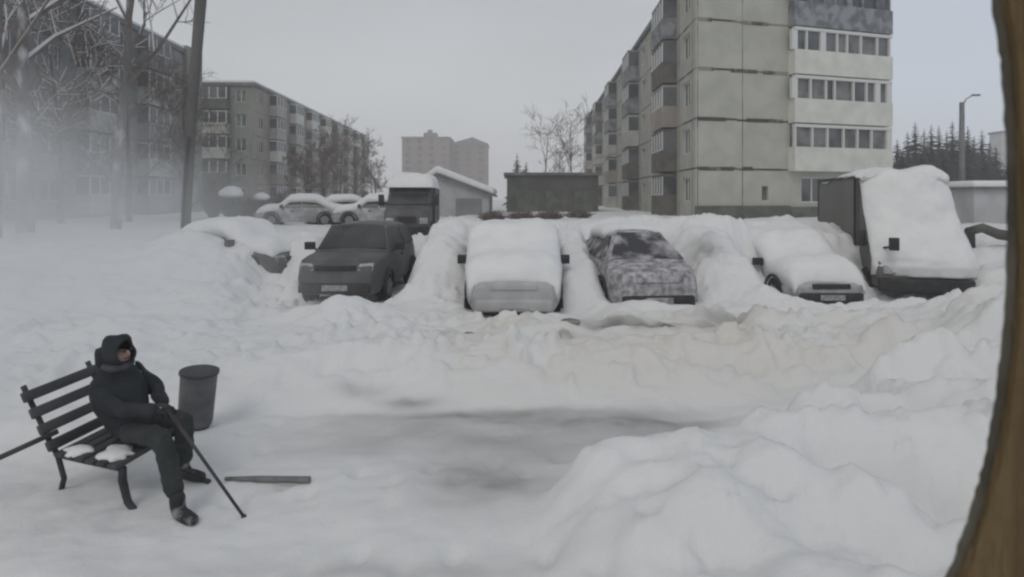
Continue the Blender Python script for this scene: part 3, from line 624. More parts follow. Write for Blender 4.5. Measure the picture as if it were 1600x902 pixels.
# ------------------------------------------------------------------ vehicles
def interp(pts, y):
    if y <= pts[0][0]: return pts[0][1]
    for (a, va), (b_, vb) in zip(pts, pts[1:]):
        if y <= b_: return va + (vb - va) * (y - a) / (b_ - a)
    return pts[-1][1]
def car(name, label, X, Y, rz, L_=4.4, Wd=1.75, hood=.95, roofz=1.45, cow=1.15, rs=1.75, re=3.3, rend=4.0, hf=.78, clear=.22,
        paint='suv', glass='carglass', zb=0, snow=None, snow_name='snow_cover', group='cars parked in a row facing the lane', cat='car', mirrors=True, lampm='lamp', shoulder=None, tilt=0, grillem='black', inset=.20, bev=.045):
    """local frame: front bumper at y=0, body runs to y=L_, x centred, z=0 at the tyres' contact"""
    root = empty(name, (X, Y, zb), rz, label=label, cat=cat, group=group); root.rotation_euler = (tilt, 0, rz)
    hw = Wd / 2
    sh = shoulder or hood
    top = [(0, hf - .12), (.12, hf), (cow * .55, hood - .03), (cow, hood), (rs, roofz), ((rs + re) / 2, roofz + .03), (re, roofz - .02), (rend, sh + .05), (L_ - .1, sh), (L_, sh - .15)]
    wid = [(0, hw * .80), (.12, hw * .90), (.45, hw * .985), (1.2, hw), (L_ - 1, hw), (L_ - .15, hw * .93), (L_, hw * .86)]
    st = [0, .12, .35, cow * .6, cow, (cow + rs) / 2, rs, (rs + re) / 2, re, (re + rend) / 2, rend, L_ - .1, L_]
    bm = bmesh.new(); rings = []
    for y in st:
        z = interp(top, y); wv = interp(wid, y); belt = min(z, interp([(0, hf - .14), (.3, hf - .02), (cow, hood - .06), (L_ - .3, sh - .02), (L_, sh - .18)], y))
        k = max(0, (z - belt) / (roofz - belt + 1e-6)); rw = wv - .05 - inset * k
        zl = clear + (.12 if y in (0, L_) else 0)
        half = [(0, zl), (wv * .9, zl), (wv, zl + .14), (wv + .02, (zl + belt) / 2), (wv - .02, belt), (rw, z - .05 * (k > .1) - .02), (rw * .7, z), (0, z + .02)]
        ring = [bm.verts.new((x, y, zz)) for x, zz in half] + [bm.verts.new((-x, y, zz)) for x, zz in half[-2:0:-1]]
        rings.append(ring)
    n = len(rings[0])
    for a, b_ in zip(rings, rings[1:]):
        for k in range(n): bm.faces.new((a[k], a[(k + 1) % n], b_[(k + 1) % n], b_[k]))
    bm.faces.new(rings[0]); bm.faces.new(rings[-1][::-1])
    body = mk('body', bm, M[paint], root); bevel(body, bev, 4, 25)
    # glass
    def quad(nm, pts, m=glass):
        bm = bmesh.new(); v = [Vector(p) for p in pts]; nrm = (v[1] - v[0]).cross(v[2] - v[0]).normalized()
        c = sum(v, Vector()) / len(v)
        if nrm.dot(c - Vector((0, L_ * .5, .6))) < 0: nrm = -nrm
        a = [bm.verts.new(p + nrm * .012) for p in v]; b_ = [bm.verts.new(p - nrm * .03) for p in v]
        bm.faces.new(a); bm.faces.new(b_[::-1])
        for k in range(len(v)): bm.faces.new((a[k], a[(k + 1) % len(v)], b_[(k + 1) % len(v)], b_[k]))
        return mk(nm, bm, M[m], root)
    def roofpt(y): return interp(top, y)
    f0, f1 = .1, .93
    ya, yb_ = cow + (rs - cow) * f0, cow + (rs - cow) * f1
    quad('windshield', [(-hw + .13, ya, roofpt(ya) + .01), (hw - .13, ya, roofpt(ya) + .01), (hw - .09 - inset, yb_, roofpt(yb_) + .015), (-hw + .09 + inset, yb_, roofpt(yb_) + .015)])
    ya, yb_ = re + (rend - re) * .1, re + (rend - re) * .85
    quad('rear_window', [(-hw + .09 + inset, ya, roofpt(ya) + .01), (hw - .09 - inset, ya, roofpt(ya) + .01), (hw - .16, yb_, roofpt(yb_) + .01), (-hw + .16, yb_, roofpt(yb_) + .01)])
    for s in (-1, 1):
        mid = (rs + re) / 2 - .1
        for (b0, b1, t0, t1) in ((cow + .35, mid - .04, rs + .08, mid - .04), (mid + .04, rend - .3, mid + .04, re - .02)):
            zb_ = sh + .03; zt_ = roofz - .11
            quad('side_window', [(s * (hw - .045), b0, zb_), (s * (hw - .045), b1, zb_), (s * (hw - .005 - inset), t1, zt_), (s * (hw - .005 - inset), t0, zt_)])
        # door seam strip and handle
        bm = bmesh.new(); box(bm, s * (hw + .012) - .012, s * (hw + .012) + .012, mid - .5, mid - .36, sh - .16, sh - .12); mk('door_handle', bm, M['black'], root)
        # headlight
        bm = bmesh.new()
        pr_ = [(s * hw * .50, -.015, hf - .20), (s * hw * .84, .03, hf - .21), (s * hw * .86, .10, hf - .05), (s * hw * .55, .015, hf - .06)]
        a = [bm.verts.new(p) for p in pr_]; b_ = [bm.verts.new((p[0] * .98, p[1] + .12, p[2])) for p in pr_]
        bm.faces.new(a); bm.faces.new(b_[::-1])
        for k in range(4): bm.faces.new((a[k], a[(k + 1) % 4], b_[(k + 1) % 4], b_[k]))
        bevel(mk('headlight', bm, M[lampm], root), .02, 2)
        if mirrors:
            bm = bmesh.new(); mx = s * (hw + .13); box(bm, mx - .11, mx + .11, cow + .18, cow + .30, sh + .02, sh + .19); tube(bm, [(s * (hw - .06), cow + .3, sh), (mx, cow + .26, sh + .06)], .025, 6)
            bevel(mk('mirror', bm, M['black'], root), .03, 3)
        for yw in (.85, L_ - .82):
            wh = bmesh.new(); tube(wh, [(s * (hw - .20), yw, .33), (s * (hw - .18), yw, .33), (s * (hw - .0), yw, .33), (s * (hw + .018), yw, .33)], [.30, .335, .335, .30], 24); wo_ = mk('wheel', wh, M['tyre'], root)
            rb_ = bmesh.new(); tube(rb_, [(s * (hw + .0), yw, .33), (s * (hw + .024), yw, .33)], [.20, .19], 20)
            for q in range(5): box(rb_, -.015, .015, -.03, .03, .03, .19, Matrix.Translation((s * (hw + .03), yw, .33)) @ Matrix.Rotation(q * 1.2566, 4, 'X'))
            mk('rim', rb_, M['rim'], wo_)
            ar = bmesh.new(); pts = [(s * (hw + .022), yw + .40 * math.cos(a_), .33 + .40 * math.sin(a_)) for a_ in [R(v) for v in range(-10, 191, 20)]]; tube(ar, pts, .035, 6); mk('wheel_arch', ar, M['black'], root)
    bm = bmesh.new(); box(bm, -hw * .48, hw * .48, -.028, .08, hf - .20, hf - .09); bevel(mk('grille', bm, M[grillem], root), .015, 2)
    bm = bmesh.new(); box(bm, -hw * .80, hw * .80, -.055, .2, clear + .04, clear + .26); bevel(mk('bumper', bm, M['black'] if paint in ('suv', 'mott', 'silver') else M[paint], root), .05, 3)
    bm = bmesh.new(); box(bm, -.26, .26, -.078, -.058, clear + .11, clear + .225); mk('number_plate', bm, M['plate'] if grillem == 'black' else M[grillem], root)
    if snow: snow_cover(root, top, wid, L_, hw, seed=int(X * 10) + 50, **snow)
    return root
def snow_lump(root, x0, x1, y0, y1, z0, z1, seed, n=(22, 22)):
    T, B = [], []
    for j in range(n[1]):
        for i in range(n[0]):
            u, v = -1 + 2 * i / (n[0] - 1), -1 + 2 * j / (n[1] - 1); e = (1 - abs(u) ** 4.5) ** .5 * (1 - abs(v) ** 4.5) ** .5
            k_ = .10 * float(fbm(u * 2 + seed, v * 2, 4)); x = (x0 + x1) / 2 + (x1 - x0) / 2 * u * (1 + .3 * k_); y = (y0 + y1) / 2 + (y1 - y0) / 2 * v
            T.append((x, y, z0 + .02 + (z1 - z0) * (e * (1 + 3 * k_) * .9 + .08 * (e > 0)))); B.append((x * .98, y, z0))
    N = len(T); f = []
    for j in range(n[1] - 1):
        for i in range(n[0] - 1): a = j * n[0] + i; f += [(a, a + 1, a + n[0] + 1, a + n[0]), (N + a, N + a + n[0], N + a + n[0] + 1, N + a + 1)]
    for i in range(n[0] - 1): a = (n[1] - 1) * n[0] + i; f += [(i, N + i, N + i + 1, i + 1), (a, a + 1, N + a + 1, N + a)]
    for j in range(n[1] - 1): a = j * n[0]; b_ = a + n[0] - 1; f += [(a, a + n[0], N + a + n[0], N + a), (b_, N + b_, N + b_ + n[0], b_ + n[0])]
    return mkpy('snow_cover', T + B, f, M['snowcap'], root, True)
def snow_cover(root, top, wid, L_, hw, seed, y0=.1, y1=None, thick=.22, over=.05, drop=.25, side=.0, front=0., n=(46, 26), xlim=(-1, 1), skip=None, rough=.07, hang=None):
    """a lofted blanket of snow lying on hood, glass and roof; closed underneath"""
    y1 = y1 or L_; ys_ = np.linspace(y0 - over, y1, n[0]); vs_t, vs_b = [], []
    tp = np.array([interp(top, y) for y in np.linspace(-.6, L_, 200)]); k = np.ones(17) / 17
    tps = np.convolve(np.pad(tp, 8, 'edge'), k, 'valid'); tps = np.maximum(tps, tp)
    tf = lambda y: float(np.interp(y, np.linspace(-.6, L_, 200), tps))
    for j, y in enumerate(ys_):
        wv = interp(wid, max(y, .1)) + over
        lift = thick * min(1, .35 + (y - y0 + over) / .35); 
        for i in range(n[1]):
            s = -1 + 2 * i / (n[1] - 1); x = (s if s > 0 else s) * wv
            e = abs(s) ** 5; z = tf(y) + lift * (1 - .35 * e) - drop * abs(s) ** 6 - (1 - abs(s) ** 8 if 0 else 0)
            z += rough * float(fbm(x * 1.5 + seed, y * 1.5, 4)) * 1.6
            if j == 0: z -= front
            vs_t.append((x, y, z))
            zb = min(z - .03, interp(top, min(max(y, .12), L_)) - .10 - drop * abs(s) ** 6 - side * abs(s) ** 10)
            if j == 0: zb = min(zb, z - .03 - (hang or 0))
            vs_b.append((x * .97, max(y, y0 - over + .02), zb))
    N = n[0] * n[1]; f = []
    for j in range(n[0] - 1):
        for i in range(n[1] - 1):
            a = j * n[1] + i; f.append((a, a + 1, a + n[1] + 1, a + n[1])); f.append((N + a, N + a + n[1], N + a + n[1] + 1, N + a + 1))
    for i in range(n[1] - 1):
        a = i; f.append((a, N + a, N + a + 1, a + 1)); a = (n[0] - 1) * n[1] + i; f.append((a, a + 1, N + a + 1, N + a))
    for j in range(n[0] - 1):
        a = j * n[1]; f.append((a, a + n[1], N + a + n[1], N + a)); a = j * n[1] + n[1] - 1; f.append((a, N + a, N + a + n[1], a + n[1]))
    return mkpy('snow_cover', vs_t + vs_b, f, M['snowcap'], root, True)

car('parked_suv', 'dark grey off-road car, swept clear of snow, behind a heap of snow', -3.60, 11.75, R(-1), L_=4.4, Wd=1.78, hood=1.08, roofz=1.66, cow=1.1, rs=1.62, re=3.9, rend=4.2, hf=.98, clear=.27, paint='suv', zb=.24, shoulder=1.08)
car('parked_hatchback', 'car buried under smooth snow with only two black mirrors and a pale grey front showing', .03, 10.15, 0, L_=4.2, Wd=1.72, hood=.98, roofz=1.50, cow=.95, rs=1.5, re=3.2, rend=3.9, hf=.86, clear=.24, paint='grey', zb=.22,
    snow=dict(thick=.30, over=.05, drop=.10, side=.25, y0=.10, rough=.05, front=.05, hang=.04), lampm='grey', grillem='grey')
car('parked_hatchback', 'small rounded car spattered with patchy snow over dark glass and paint', 2.78, 10.9, R(5), L_=3.8, Wd=1.76, hood=1.02, roofz=1.60, cow=.62, rs=1.35, re=2.9, rend=3.6, hf=.90, clear=.2, paint='mott', glass='mottglass', zb=.20, grillem='mott', lampm='mott', inset=.33, bev=.10, mirrors=False,
    snow=dict(thick=.13, over=-.22, drop=.10, y0=1.45, y1=3.6, rough=.05))
car('parked_sedan', 'silver saloon under a deep snow blanket, dark bumper and side showing, beside the box truck', 6.82, 12.3, R(0), L_=4.4, Wd=1.7, hood=.88, roofz=1.38, cow=1.15, rs=1.75, re=3.0, rend=3.75, hf=.74, clear=.2, paint='silver', zb=.02,
    snow=dict(thick=.34, over=.02, drop=.16, y0=.05, rough=.06, front=.10, side=.05))
car('parked_sedan', 'half-buried car left of the dark grey one, only a dark front corner showing', -5.55, 15.0, R(68), L_=4.2, Wd=1.7, hood=.9, roofz=1.36, cow=1.1, rs=1.7, re=3.0, rend=3.7, hf=.76, clear=.2, paint='suv', zb=.36,
    snow=dict(thick=.22, over=-.02, drop=.10, y0=.12, rough=.07, side=.02, front=.0))
G6 = 'snow-covered cars far behind the grey one'
for i, (px, Y, rz, lb) in enumerate(((452, 29, R(80), 'far snowed-in car, leftmost of the three behind the grey one'), (512, 30, R(75), 'far snowed-in car, middle of the three behind the grey one'),
                                     (572, 28.5, R(82), 'far snowed-in car with a dark reddish window, nearest the garage'))):
    x = (px - 800) / 900 * Y
    car('parked_sedan', lb, x - 1.6, Y, -rz, L_=4.2, Wd=1.7, hood=.9, roofz=1.4, cow=1.1, rs=1.7, re=3.0, rend=3.7, hf=.76, paint='silver', zb=TZ(x, Y) - .1, group=G6, snow=dict(thick=.22, over=.0, drop=.1, rough=.06, n=(24, 14)))

def van(name, label, X, Y, rz, zb, L_, Wd, Ht, cabL, boxm, cat='truck', wind=True, snowfront=True, cabH=None, cabm='silver'):
    root = empty(name, (X, Y, zb), rz, label=label, cat=cat); hw = Wd / 2; cabH = cabH or Ht
    bm = bmesh.new(); box(bm, -hw, hw, cabL + .12, L_, .45, Ht); bevel(mk('cargo_box', bm, M[boxm], root), .03, 2)
    bm = bmesh.new()
    for s in (-1, 1):
        box(bm, s * hw - .02, s * hw + .02, cabL + .12, cabL + .18, .55, Ht + .01); box(bm, s * hw - .018, s * hw + .018, L_ - .06, L_ + .01, .55, Ht + .01)
        box(bm, s * hw - .019, s * hw + .019, cabL + .182, L_ - .062, Ht - .06, Ht + .012)
    mk('box_trim', bm, M['black'], root)
    sec = [(0, .35), (0, .95), (.12, 1.12), (.55, 1.25), (1.05, cabH - .30), (1.25, cabH - .16), (cabL, cabH - .12), (cabL, .4)]
    bm = bmesh.new(); a = [bm.verts.new((-hw * .94, y, z)) for y, z in sec]; b_ = [bm.verts.new((hw * .94, y, z)) for y, z in sec]
    bm.faces.new(a); bm.faces.new(b_[::-1])
    for k in range(len(sec)): bm.faces.new((a[k], a[(k + 1) % len(sec)], b_[(k + 1) % len(sec)], b_[k]))
    bevel(mk('cab', bm, M[cabm], root), .07, 3)
    bm = bmesh.new(); v = [bm.verts.new(p) for p in ((-hw * .86, .575, 1.28), (hw * .86, .575, 1.28), (hw * .78, 1.02, cabH - .36), (-hw * .78, 1.02, cabH - .36))]
    bm.faces.new(v)
    g_ = bmesh.ops.extrude_face_region(bm, geom=bm.faces[:]); bmesh.ops.translate(bm, verts=[q for q in g_['geom'] if isinstance(q, bmesh.types.BMVert)], vec=(0, -.03, .015)); mk('windshield', bm, M['carglass'], root)
    bm = bmesh.new(); box(bm, -hw * .95, hw * .95, -.14, .02, .28, .58); bevel(mk('bumper', bm, M['black'], root), .04, 3)
    bm = bmesh.new(); box(bm, -hw * .4, hw * .4, -.03, .05, .68, .90); mk('grille', bm, M['black'], root)
    for s in (-1, 1):
        bm = bmesh.new(); box(bm, s * hw * .7 - .13, s * hw * .7 + .13, -.035, .05, .66, .86); bevel(mk('headlight', bm, M['lamp'], root), .02, 2)
        bm = bmesh.new(); mx = s * (hw + .12); box(bm, mx - .09, mx + .09, .50, .60, 1.25, 1.62); tube(bm, [(s * hw * .9, .62, 1.3), (mx, .56, 1.32)], .02, 6); bevel(mk('mirror', bm, M['black'], root), .02, 2)
        bm = bmesh.new(); v = [bm.verts.new((s * (hw * .94 + .006), y, z)) for y, z in ((.75, 1.2), (cabL - .2, 1.2), (cabL - .2, cabH - .4), (1.02, cabH - .4))]; bm.faces.new(v); mk('side_window', bm, M['vanp' if cat == 'truck' else 'carglass'], root)
        for yw in (.75, L_ - .9):
            bm = bmesh.new(); tube(bm, [(s * (hw - .26), yw, .36), (s * (hw - .24), yw, .36), (s * (hw - .02), yw, .36), (s * hw, yw, .36)], [.33, .36, .36, .33], 24); wl = mk('wheel', bm, M['tyre'], root)
            bm = bmesh.new(); tube(bm, [(s * (hw - .01), yw, .36), (s * (hw + .01), yw, .36)], [.2, .18], 16); mk('rim', bm, M['rim'], wl)
    return root, hw
tx, ty = 8.19, 13.0; th = R(-15)
ctr = Vector((tx, ty, 0)) + Matrix.Rotation(th, 3, 'Z') @ Vector((.97, 0, 0))
tr_, thw = van('box_truck', 'tall box truck with a plain dark grey side, its cab and roof plastered in snow', ctr.x, ctr.y, th, .14, 5.0, 1.94, 2.92, 1.30, 'vanp', cabm='vanp')
# snow plastered over the truck cab: rings from the bumper up to the roof
def truck_snow(root, hw, Ht, seed=4, x_off=0):
    prof = [(-.10, .62), (-.20, .85), (-.16, 1.05), (.0, 1.30), (.18, 1.60), (.38, 2.0), (.55, 2.4), (.72, Ht - .05), (.95, Ht + .14), (1.4, Ht + .22), (2.4, Ht + .20), (3.6, Ht + .14), (4.9, Ht + .06)]
    pts = []
    for (a, b_) in zip(prof, prof[1:]):
        for k in range(5): pts.append((a[0] + (b_[0] - a[0]) * k / 5, a[1] + (b_[1] - a[1]) * k / 5))
    pts.append(prof[-1]); n = 30; T, B = [], []
    for j, (y, z) in enumerate(pts):
        k = min(1, max(0, (z - .9) / (Ht - .9))); wl = hw * 1.0 + .03; wr = hw + .12 * (1 - k) ** 2 - .14 * k
        for i in range(n):
            s = -1 + 2 * i / (n - 1); x = s * (wl if s < 0 else wr); rr_ = abs(s) ** 3.5
            nn = .16 * float(fbm(x * 1.6 + seed, (y + z) * 1.4, 4))
            T.append((x, y - nn + rr_ * .30 * (z < Ht), z + (nn if z > Ht - .1 else 0) - rr_ * (.20 if z > Ht - .1 else .0)))
            yb = max(y + .12, .02) if z < Ht - .1 else y + .05
            B.append((x * .95, yb + rr_ * .30 * (z < Ht), min(z - .02, Ht - .05) if z > Ht - .2 else z))
    N = len(T); m_ = len(pts); f = []
    for j in range(m_ - 1):
        for i in range(n - 1):
            a = j * n + i; f.append((a, a + 1, a + n + 1, a + n)); f.append((N + a, N + a + n, N + a + n + 1, N + a + 1))
    for i in range(n - 1): f.append((i, N + i, N + i + 1, i + 1)); a = (m_ - 1) * n + i; f.append((a, a + 1, N + a + 1, N + a))
    for j in range(m_ - 1): a = j * n; f.append((a, a + n, N + a + n, N + a)); a += n - 1; f.append((a, N + a, N + a + n, a + n))
    mkpy('snow_cover', T + B, f, M['snowcap'], root, True)
truck_snow(tr_, thw, 2.92)
bm = bmesh.new(); box(bm, -.80, -.62, -.42, -.30, 1.22, 1.50); tube(bm, [(-.71, -.32, 1.30), (-.78, .1, 1.24), (-.82, .58, 1.2)], .03, 6); bevel(mk('mirror', bm, M['black'], tr_), .02, 2)
vr_, vhw = van('parked_van', 'snow-topped van with a dark windscreen, standing between the grey car and the garage', -3.40, 18.6, R(4), TZ(-3.6, 19) - .2, 4.6, 1.55, 2.0, 1.5, 'suv', cat='van', cabm='suv')
snow_lump(vr_, -vhw - .06, vhw + .06, .85, 4.65, 1.86, 2.42, 3)

# ------------------------------------------------------------------ poles, posts, rail
up = empty('utility_pole', (-9.1, 16.0, .6), label='dark weathered utility pole leaning right, left of the second block', cat='pole')
bm = bmesh.new(); tube(bm, [(0, 0, 0), (.05, 0, 1.5), (.22, 0, 4.5), (.52, 0, 8.2), (.62, 0, 9.5)], [.13, .125, .13, .15, .14], 12); mk('shaft', bm, M['pole'], up, True)
bm = bmesh.new(); tube(bm, [(.0, -.15, .4), (.1, -.16, 2.2), (.2, -.16, 3.6)], .028, 6); mk('cable', bm, M['black'], up)
a = P(1503, 160, 34)
lp = empty('street_lamp', (a.x, 34, 1.2), label='grey street lamp with a short arm in front of the spruces', cat='street lamp')
bm = bmesh.new(); tube(bm, [(0, 0, 0), (0, 0, a.z - 1.2)], [.17, .13], 10); mk('pole', bm, M['steel'], lp, True)
bm = bmesh.new(); tube(bm, [(0, 0, a.z - 1.5), (.25, 0, a.z - 1.0), (.7, 0, a.z - .75)], .035, 6); arm = mk('arm', bm, M['steel'], lp)
bm = bmesh.new(); box(bm, .6, 1.05, -.1, .1, a.z - .82, a.z - .72); bevel(mk('lamp_head', bm, M['steel'], lp), .03, 2)
for px, lb in ((1112, 'thin fence post poking from the bank, left one'), (1160, 'thin fence post poking from the bank, right one')):
    a = P(px, 345, 17.0); bm = bmesh.new(); tube(bm, [(0, 0, -.6), (0, 0, .18)], .05, 8); o = mk('fence_post', bm, M['pole']); o.location = a; tag(o, lb, 'post', 'fence posts in the snow bank')
rl = empty('guard_rail', (0, 0, 0), label='dark bent pipe rail standing in the snow below the white shed', cat='rail')
Yr = 14.5; pts = [P(1512, 362, Yr), P(1535, 356, Yr), P(1560, 366, Yr), P(1600, 372, Yr), P(1680, 366, Yr)]
bm = bmesh.new(); tube(bm, pts, [.11, .12, .13, .14, .13], 8); mk('rail', bm, M['pole'], rl, True)
for q in (P(1518, 362, Yr), P(1640, 370, Yr)):
    bm = bmesh.new(); tube(bm, [(q.x, q.y, q.z + .02), (q.x + .03, q.y, TZ(q.x, q.y) - .2)], .07, 8); mk('post', bm, M['pole'], rl)

# ------------------------------------------------------------------ bench
def bench():
    loc = Vector((-3.37, 5.23, 0)); d = Vector((.945, -.326, 0)).normalized(); ang = math.atan2(d.y, d.x)   # local +x = the way one faces, local +y = along the bench
    z = TZ(loc.x, loc.y)
    root = empty('park_bench', (loc.x, loc.y, z - .02), ang, label='dark slatted park bench with curved iron legs, snow on its seat', cat='bench')
    root.rotation_euler = (R(7), R(0), ang)
    hl = .50; he = .22
    bb = empty('backrest', (0, 0, 0)); bb.parent = root
    bpy.data.objects.remove(bb)
    bm = bmesh.new()
    for k in range(4):
        zz = .50 + .135 * k; xx = -.36 - .075 * k
        box(bm, -.022, .022, -hl, he, -.045, .045, Matrix.Translation((xx, 0, zz)) @ Matrix.Rotation(R(-24), 4, 'Y'))
    bevel(mk('backrest', bm, M['slat'], root), .012, 2)
    bm = bmesh.new()
    for k in range(6): x = -.30 + .125 * k; box(bm, x, x + .095, -hl, he, .425 - .01 * (k == 5), .46)
    bevel(mk('seat', bm, M['slat'], root), .01, 2)
    for y in (-hl + .06, he - .12):
        bm = bmesh.new(); tube(bm, [(-.66, y, .98), (-.42, y, .52), (-.34, y, .40), (-.30, y, .2), (-.42, y, -.05)], .022, 8); tube(bm, [(-.34, y, .405), (0, y, .40), (.42, y, .40)], .022, 8); mk('side_frame', bm, M['iron'], root, True)
        bm = bmesh.new(); tube(bm, [(.42, y, .41), (.40, y, .30), (.43, y, .12), (.53, y, .02), (.70, y, .0)], [.03, .032, .03, .026, .022], 8); mk('leg', bm, M['iron'], root, True)
    for (x, y, r1, r2) in ((.26, -.36, .15, .09), (-.12, -.42, .12, .07)):
        bm = bmesh.new(); g_ = bmesh.ops.create_icosphere(bm, subdivisions=3, radius=1)
        for v in g_['verts']:
            n_ = 1 + .9 * float(fbm(v.co.x * 1.6 + x * 9, v.co.y * 1.6 + 3, 4)); v.co = Vector((x + v.co.x * r1 * n_, y + v.co.y * r2 * n_, .455 + max(v.co.z, -.1) * .045))
        mk('seat_snow', bm, M['snowcap'], root, True)
    return root, Matrix.Translation((loc.x, loc.y, z - .02)) @ Matrix.Rotation(ang, 4, 'Z') @ Matrix.Rotation(R(7), 4, 'X')
br, BM = bench()

# ------------------------------------------------------------------ person
def skin(name, chains, mat_, parent, sub=2, root=0, mtx=None):
    """chains: list of [(co, r), ...]; shared joints are matched by coordinate"""
    vs, rs2, es, ix = [], [], [], {}
    for ch in chains:
        prev = None
        for co, r in ch:
            k = tuple(round(c, 4) for c in co)
            if k not in ix: ix[k] = len(vs); vs.append(co); rs2.append(r)
            if prev is not None: es.append((prev, ix[k]))
            prev = ix[k]
    me = bpy.data.meshes.new(name); me.from_pydata(vs, es, []); o = bpy.data.objects.new(name, me); C.objects.link(o)
    m = o.modifiers.new('skin', 'SKIN'); m.use_smooth_shade = True
    for i, r in enumerate(rs2):
        rr_ = r if isinstance(r, tuple) else (r, r); me.skin_vertices[0].data[i].radius = rr_; me.skin_vertices[0].data[i].use_root = (i == root)
    s_ = o.modifiers.new('sub', 'SUBSURF'); s_.levels = sub; s_.render_levels = sub
    dg_ = bpy.context.evaluated_depsgraph_get(); dg_.update(); nm = bpy.data.meshes.new_from_object(o.evaluated_get(dg_)); bpy.data.objects.remove(o)
    nm.name = name; nm.materials.clear(); nm.materials.append(mat_)
    for p in nm.polygons: p.use_smooth = True
    o = bpy.data.objects.new(name, nm); C.objects.link(o); o.parent = parent
    return o
# local frame of the person = bench frame (x forward, y along the bench, z up)
hip = (.0, .12, .56)
pr = empty('person', tuple(BM @ Vector((0, .12, 0))), 0, label='person in a dark hooded coat sitting on the bench, hand on a walking cane', cat='person')
pr.location = BM.translation; pr.rotation_euler = BM.to_euler()
Y0 = .12
Y0 = -.10
pel, waist, chest, neck = (.10, Y0, .57), (.0, Y0, .72), (-.06, Y0, .91), (.0, Y0, 1.06)
hd, hd2 = (.06, Y0, 1.15), (.08, Y0, 1.24)
BMi = BM.inverted()
hand = BMi @ Vector((-2.76, 4.64, .79))
def T3(v): return (round(v[0], 4), round(v[1], 4), round(v[2], 4))
rsh, lsh = (.0, Y0 - .20, .96), (-.04, Y0 + .19, .95)
relb = (.26, Y0 - .22, .82); wr = T3(Vector(relb).lerp(hand, .78))
lelb, lwr = (.10, Y0 + .27, .76), (.36, Y0 + .12, .71)
khr, khl = (.69, Y0 - .19, .63), (.55, Y0 + .15, .60)
anr, anl = (.97, Y0 - .33, .20), (.46, Y0 + .16, .14)
hpr, hpl = (.14, Y0 - .10, .56), (.14, Y0 + .10, .56)
body = skin('body', [[(pel, .11), (waist, .10), (chest, .11), (neck, .05), (hd, .078), (hd2, .088)], [(chest, .11), (rsh, .045), (relb, .038), (wr, .026)], [(chest, .11), (lsh, .045), (lelb, .038), (lwr, .026)],
                     [(pel, .11), (hpr, .07), (khr, .06), (anr, .04)], [(pel, .11), (hpl, .07), (khl, .06), (anl, .04)]], M['skin'], pr)
skin('coat', [[((.10, Y0, .55), (.19, .17)), (waist, (.175, .16)), (chest, (.19, .165)), ((-.03, Y0, 1.03), (.15, .13)), ((.02, Y0, 1.11), (.115, .11))],
              [(chest, (.19, .165)), (rsh, .088), (relb, .070), (wr, .052)], [(chest, (.19, .165)), (lsh, .088), (lelb, .070), (lwr, .052)],
              [((.10, Y0, .55), (.19, .17)), ((.34, Y0 - .11, .60), (.12, .10))], [((.10, Y0, .55), (.19, .17)), ((.34, Y0 + .11, .59), (.12, .10))]], M['coat'], pr, root=1)
skin('trousers', [[((.14, Y0 - .1, .56), .10), (khr, .088), (T3(Vector(khr).lerp(Vector(anr), .55)), .078), (T3(Vector(khr).lerp(Vector(anr), .93)), .085)]], M['trous'], pr)
skin('trousers', [[((.14, Y0 + .1, .56), .10), (khl, .088), (T3(Vector(khl).lerp(Vector(anl), .55)), .078), (T3(Vector(khl).lerp(Vector(anl), .93)), .085)]], M['trous'], pr)
for an_, s in ((anr, -1), (anl, 1)):
    skin('boot', [[((an_[0], an_[1], an_[2] + .10), .062), ((an_[0] - .01, an_[1], an_[2] - .075), .060), ((an_[0] + .12, an_[1] + s * .02, an_[2] - .09), (.056, .048)), ((an_[0] + .21, an_[1] + s * .03, an_[2] - .10), (.048, .038))]], M['boot'], pr)
# hood with the face opening to +x, and a scarf tail blown forward
bm = bmesh.new(); nu, nv = 20, 14; hc = Vector((.045, Y0, 1.225)); ring = []
for i in range(nu):
    an = math.pi * 2 * i / nu; row = []
    for j in range(nv):
        ph = R(44) + (R(180) - R(44)) * j / (nv - 1)          # angle away from +x
        d_ = Vector((math.cos(ph), math.sin(ph) * math.cos(an), math.sin(ph) * math.sin(an))); rr_ = .122 + (.035 if ph > 2.2 and d_.z < .2 else 0) + .012 * math.sin(an * 3 + ph * 4)
        row.append(bm.verts.new(hc + Vector((d_.x * rr_ * 1.15, d_.y * rr_, d_.z * rr_ * 1.22)) + Vector((0, 0, -.05 if j > nv * .6 and d_.z < 0 else 0))))
    ring.append(row)
for i in range(nu):
    a, b_ = ring[i], ring[(i + 1) % nu]
    for j in range(nv - 1): bm.faces.new((a[j], a[j + 1], b_[j + 1], b_[j]))
bmesh.ops.remove_doubles(bm, verts=bm.verts, dist=.002)
o = mk('hood', bm, M['coat'], pr, True); md = o.modifiers.new('solid', 'SOLIDIFY'); md.thickness = .018
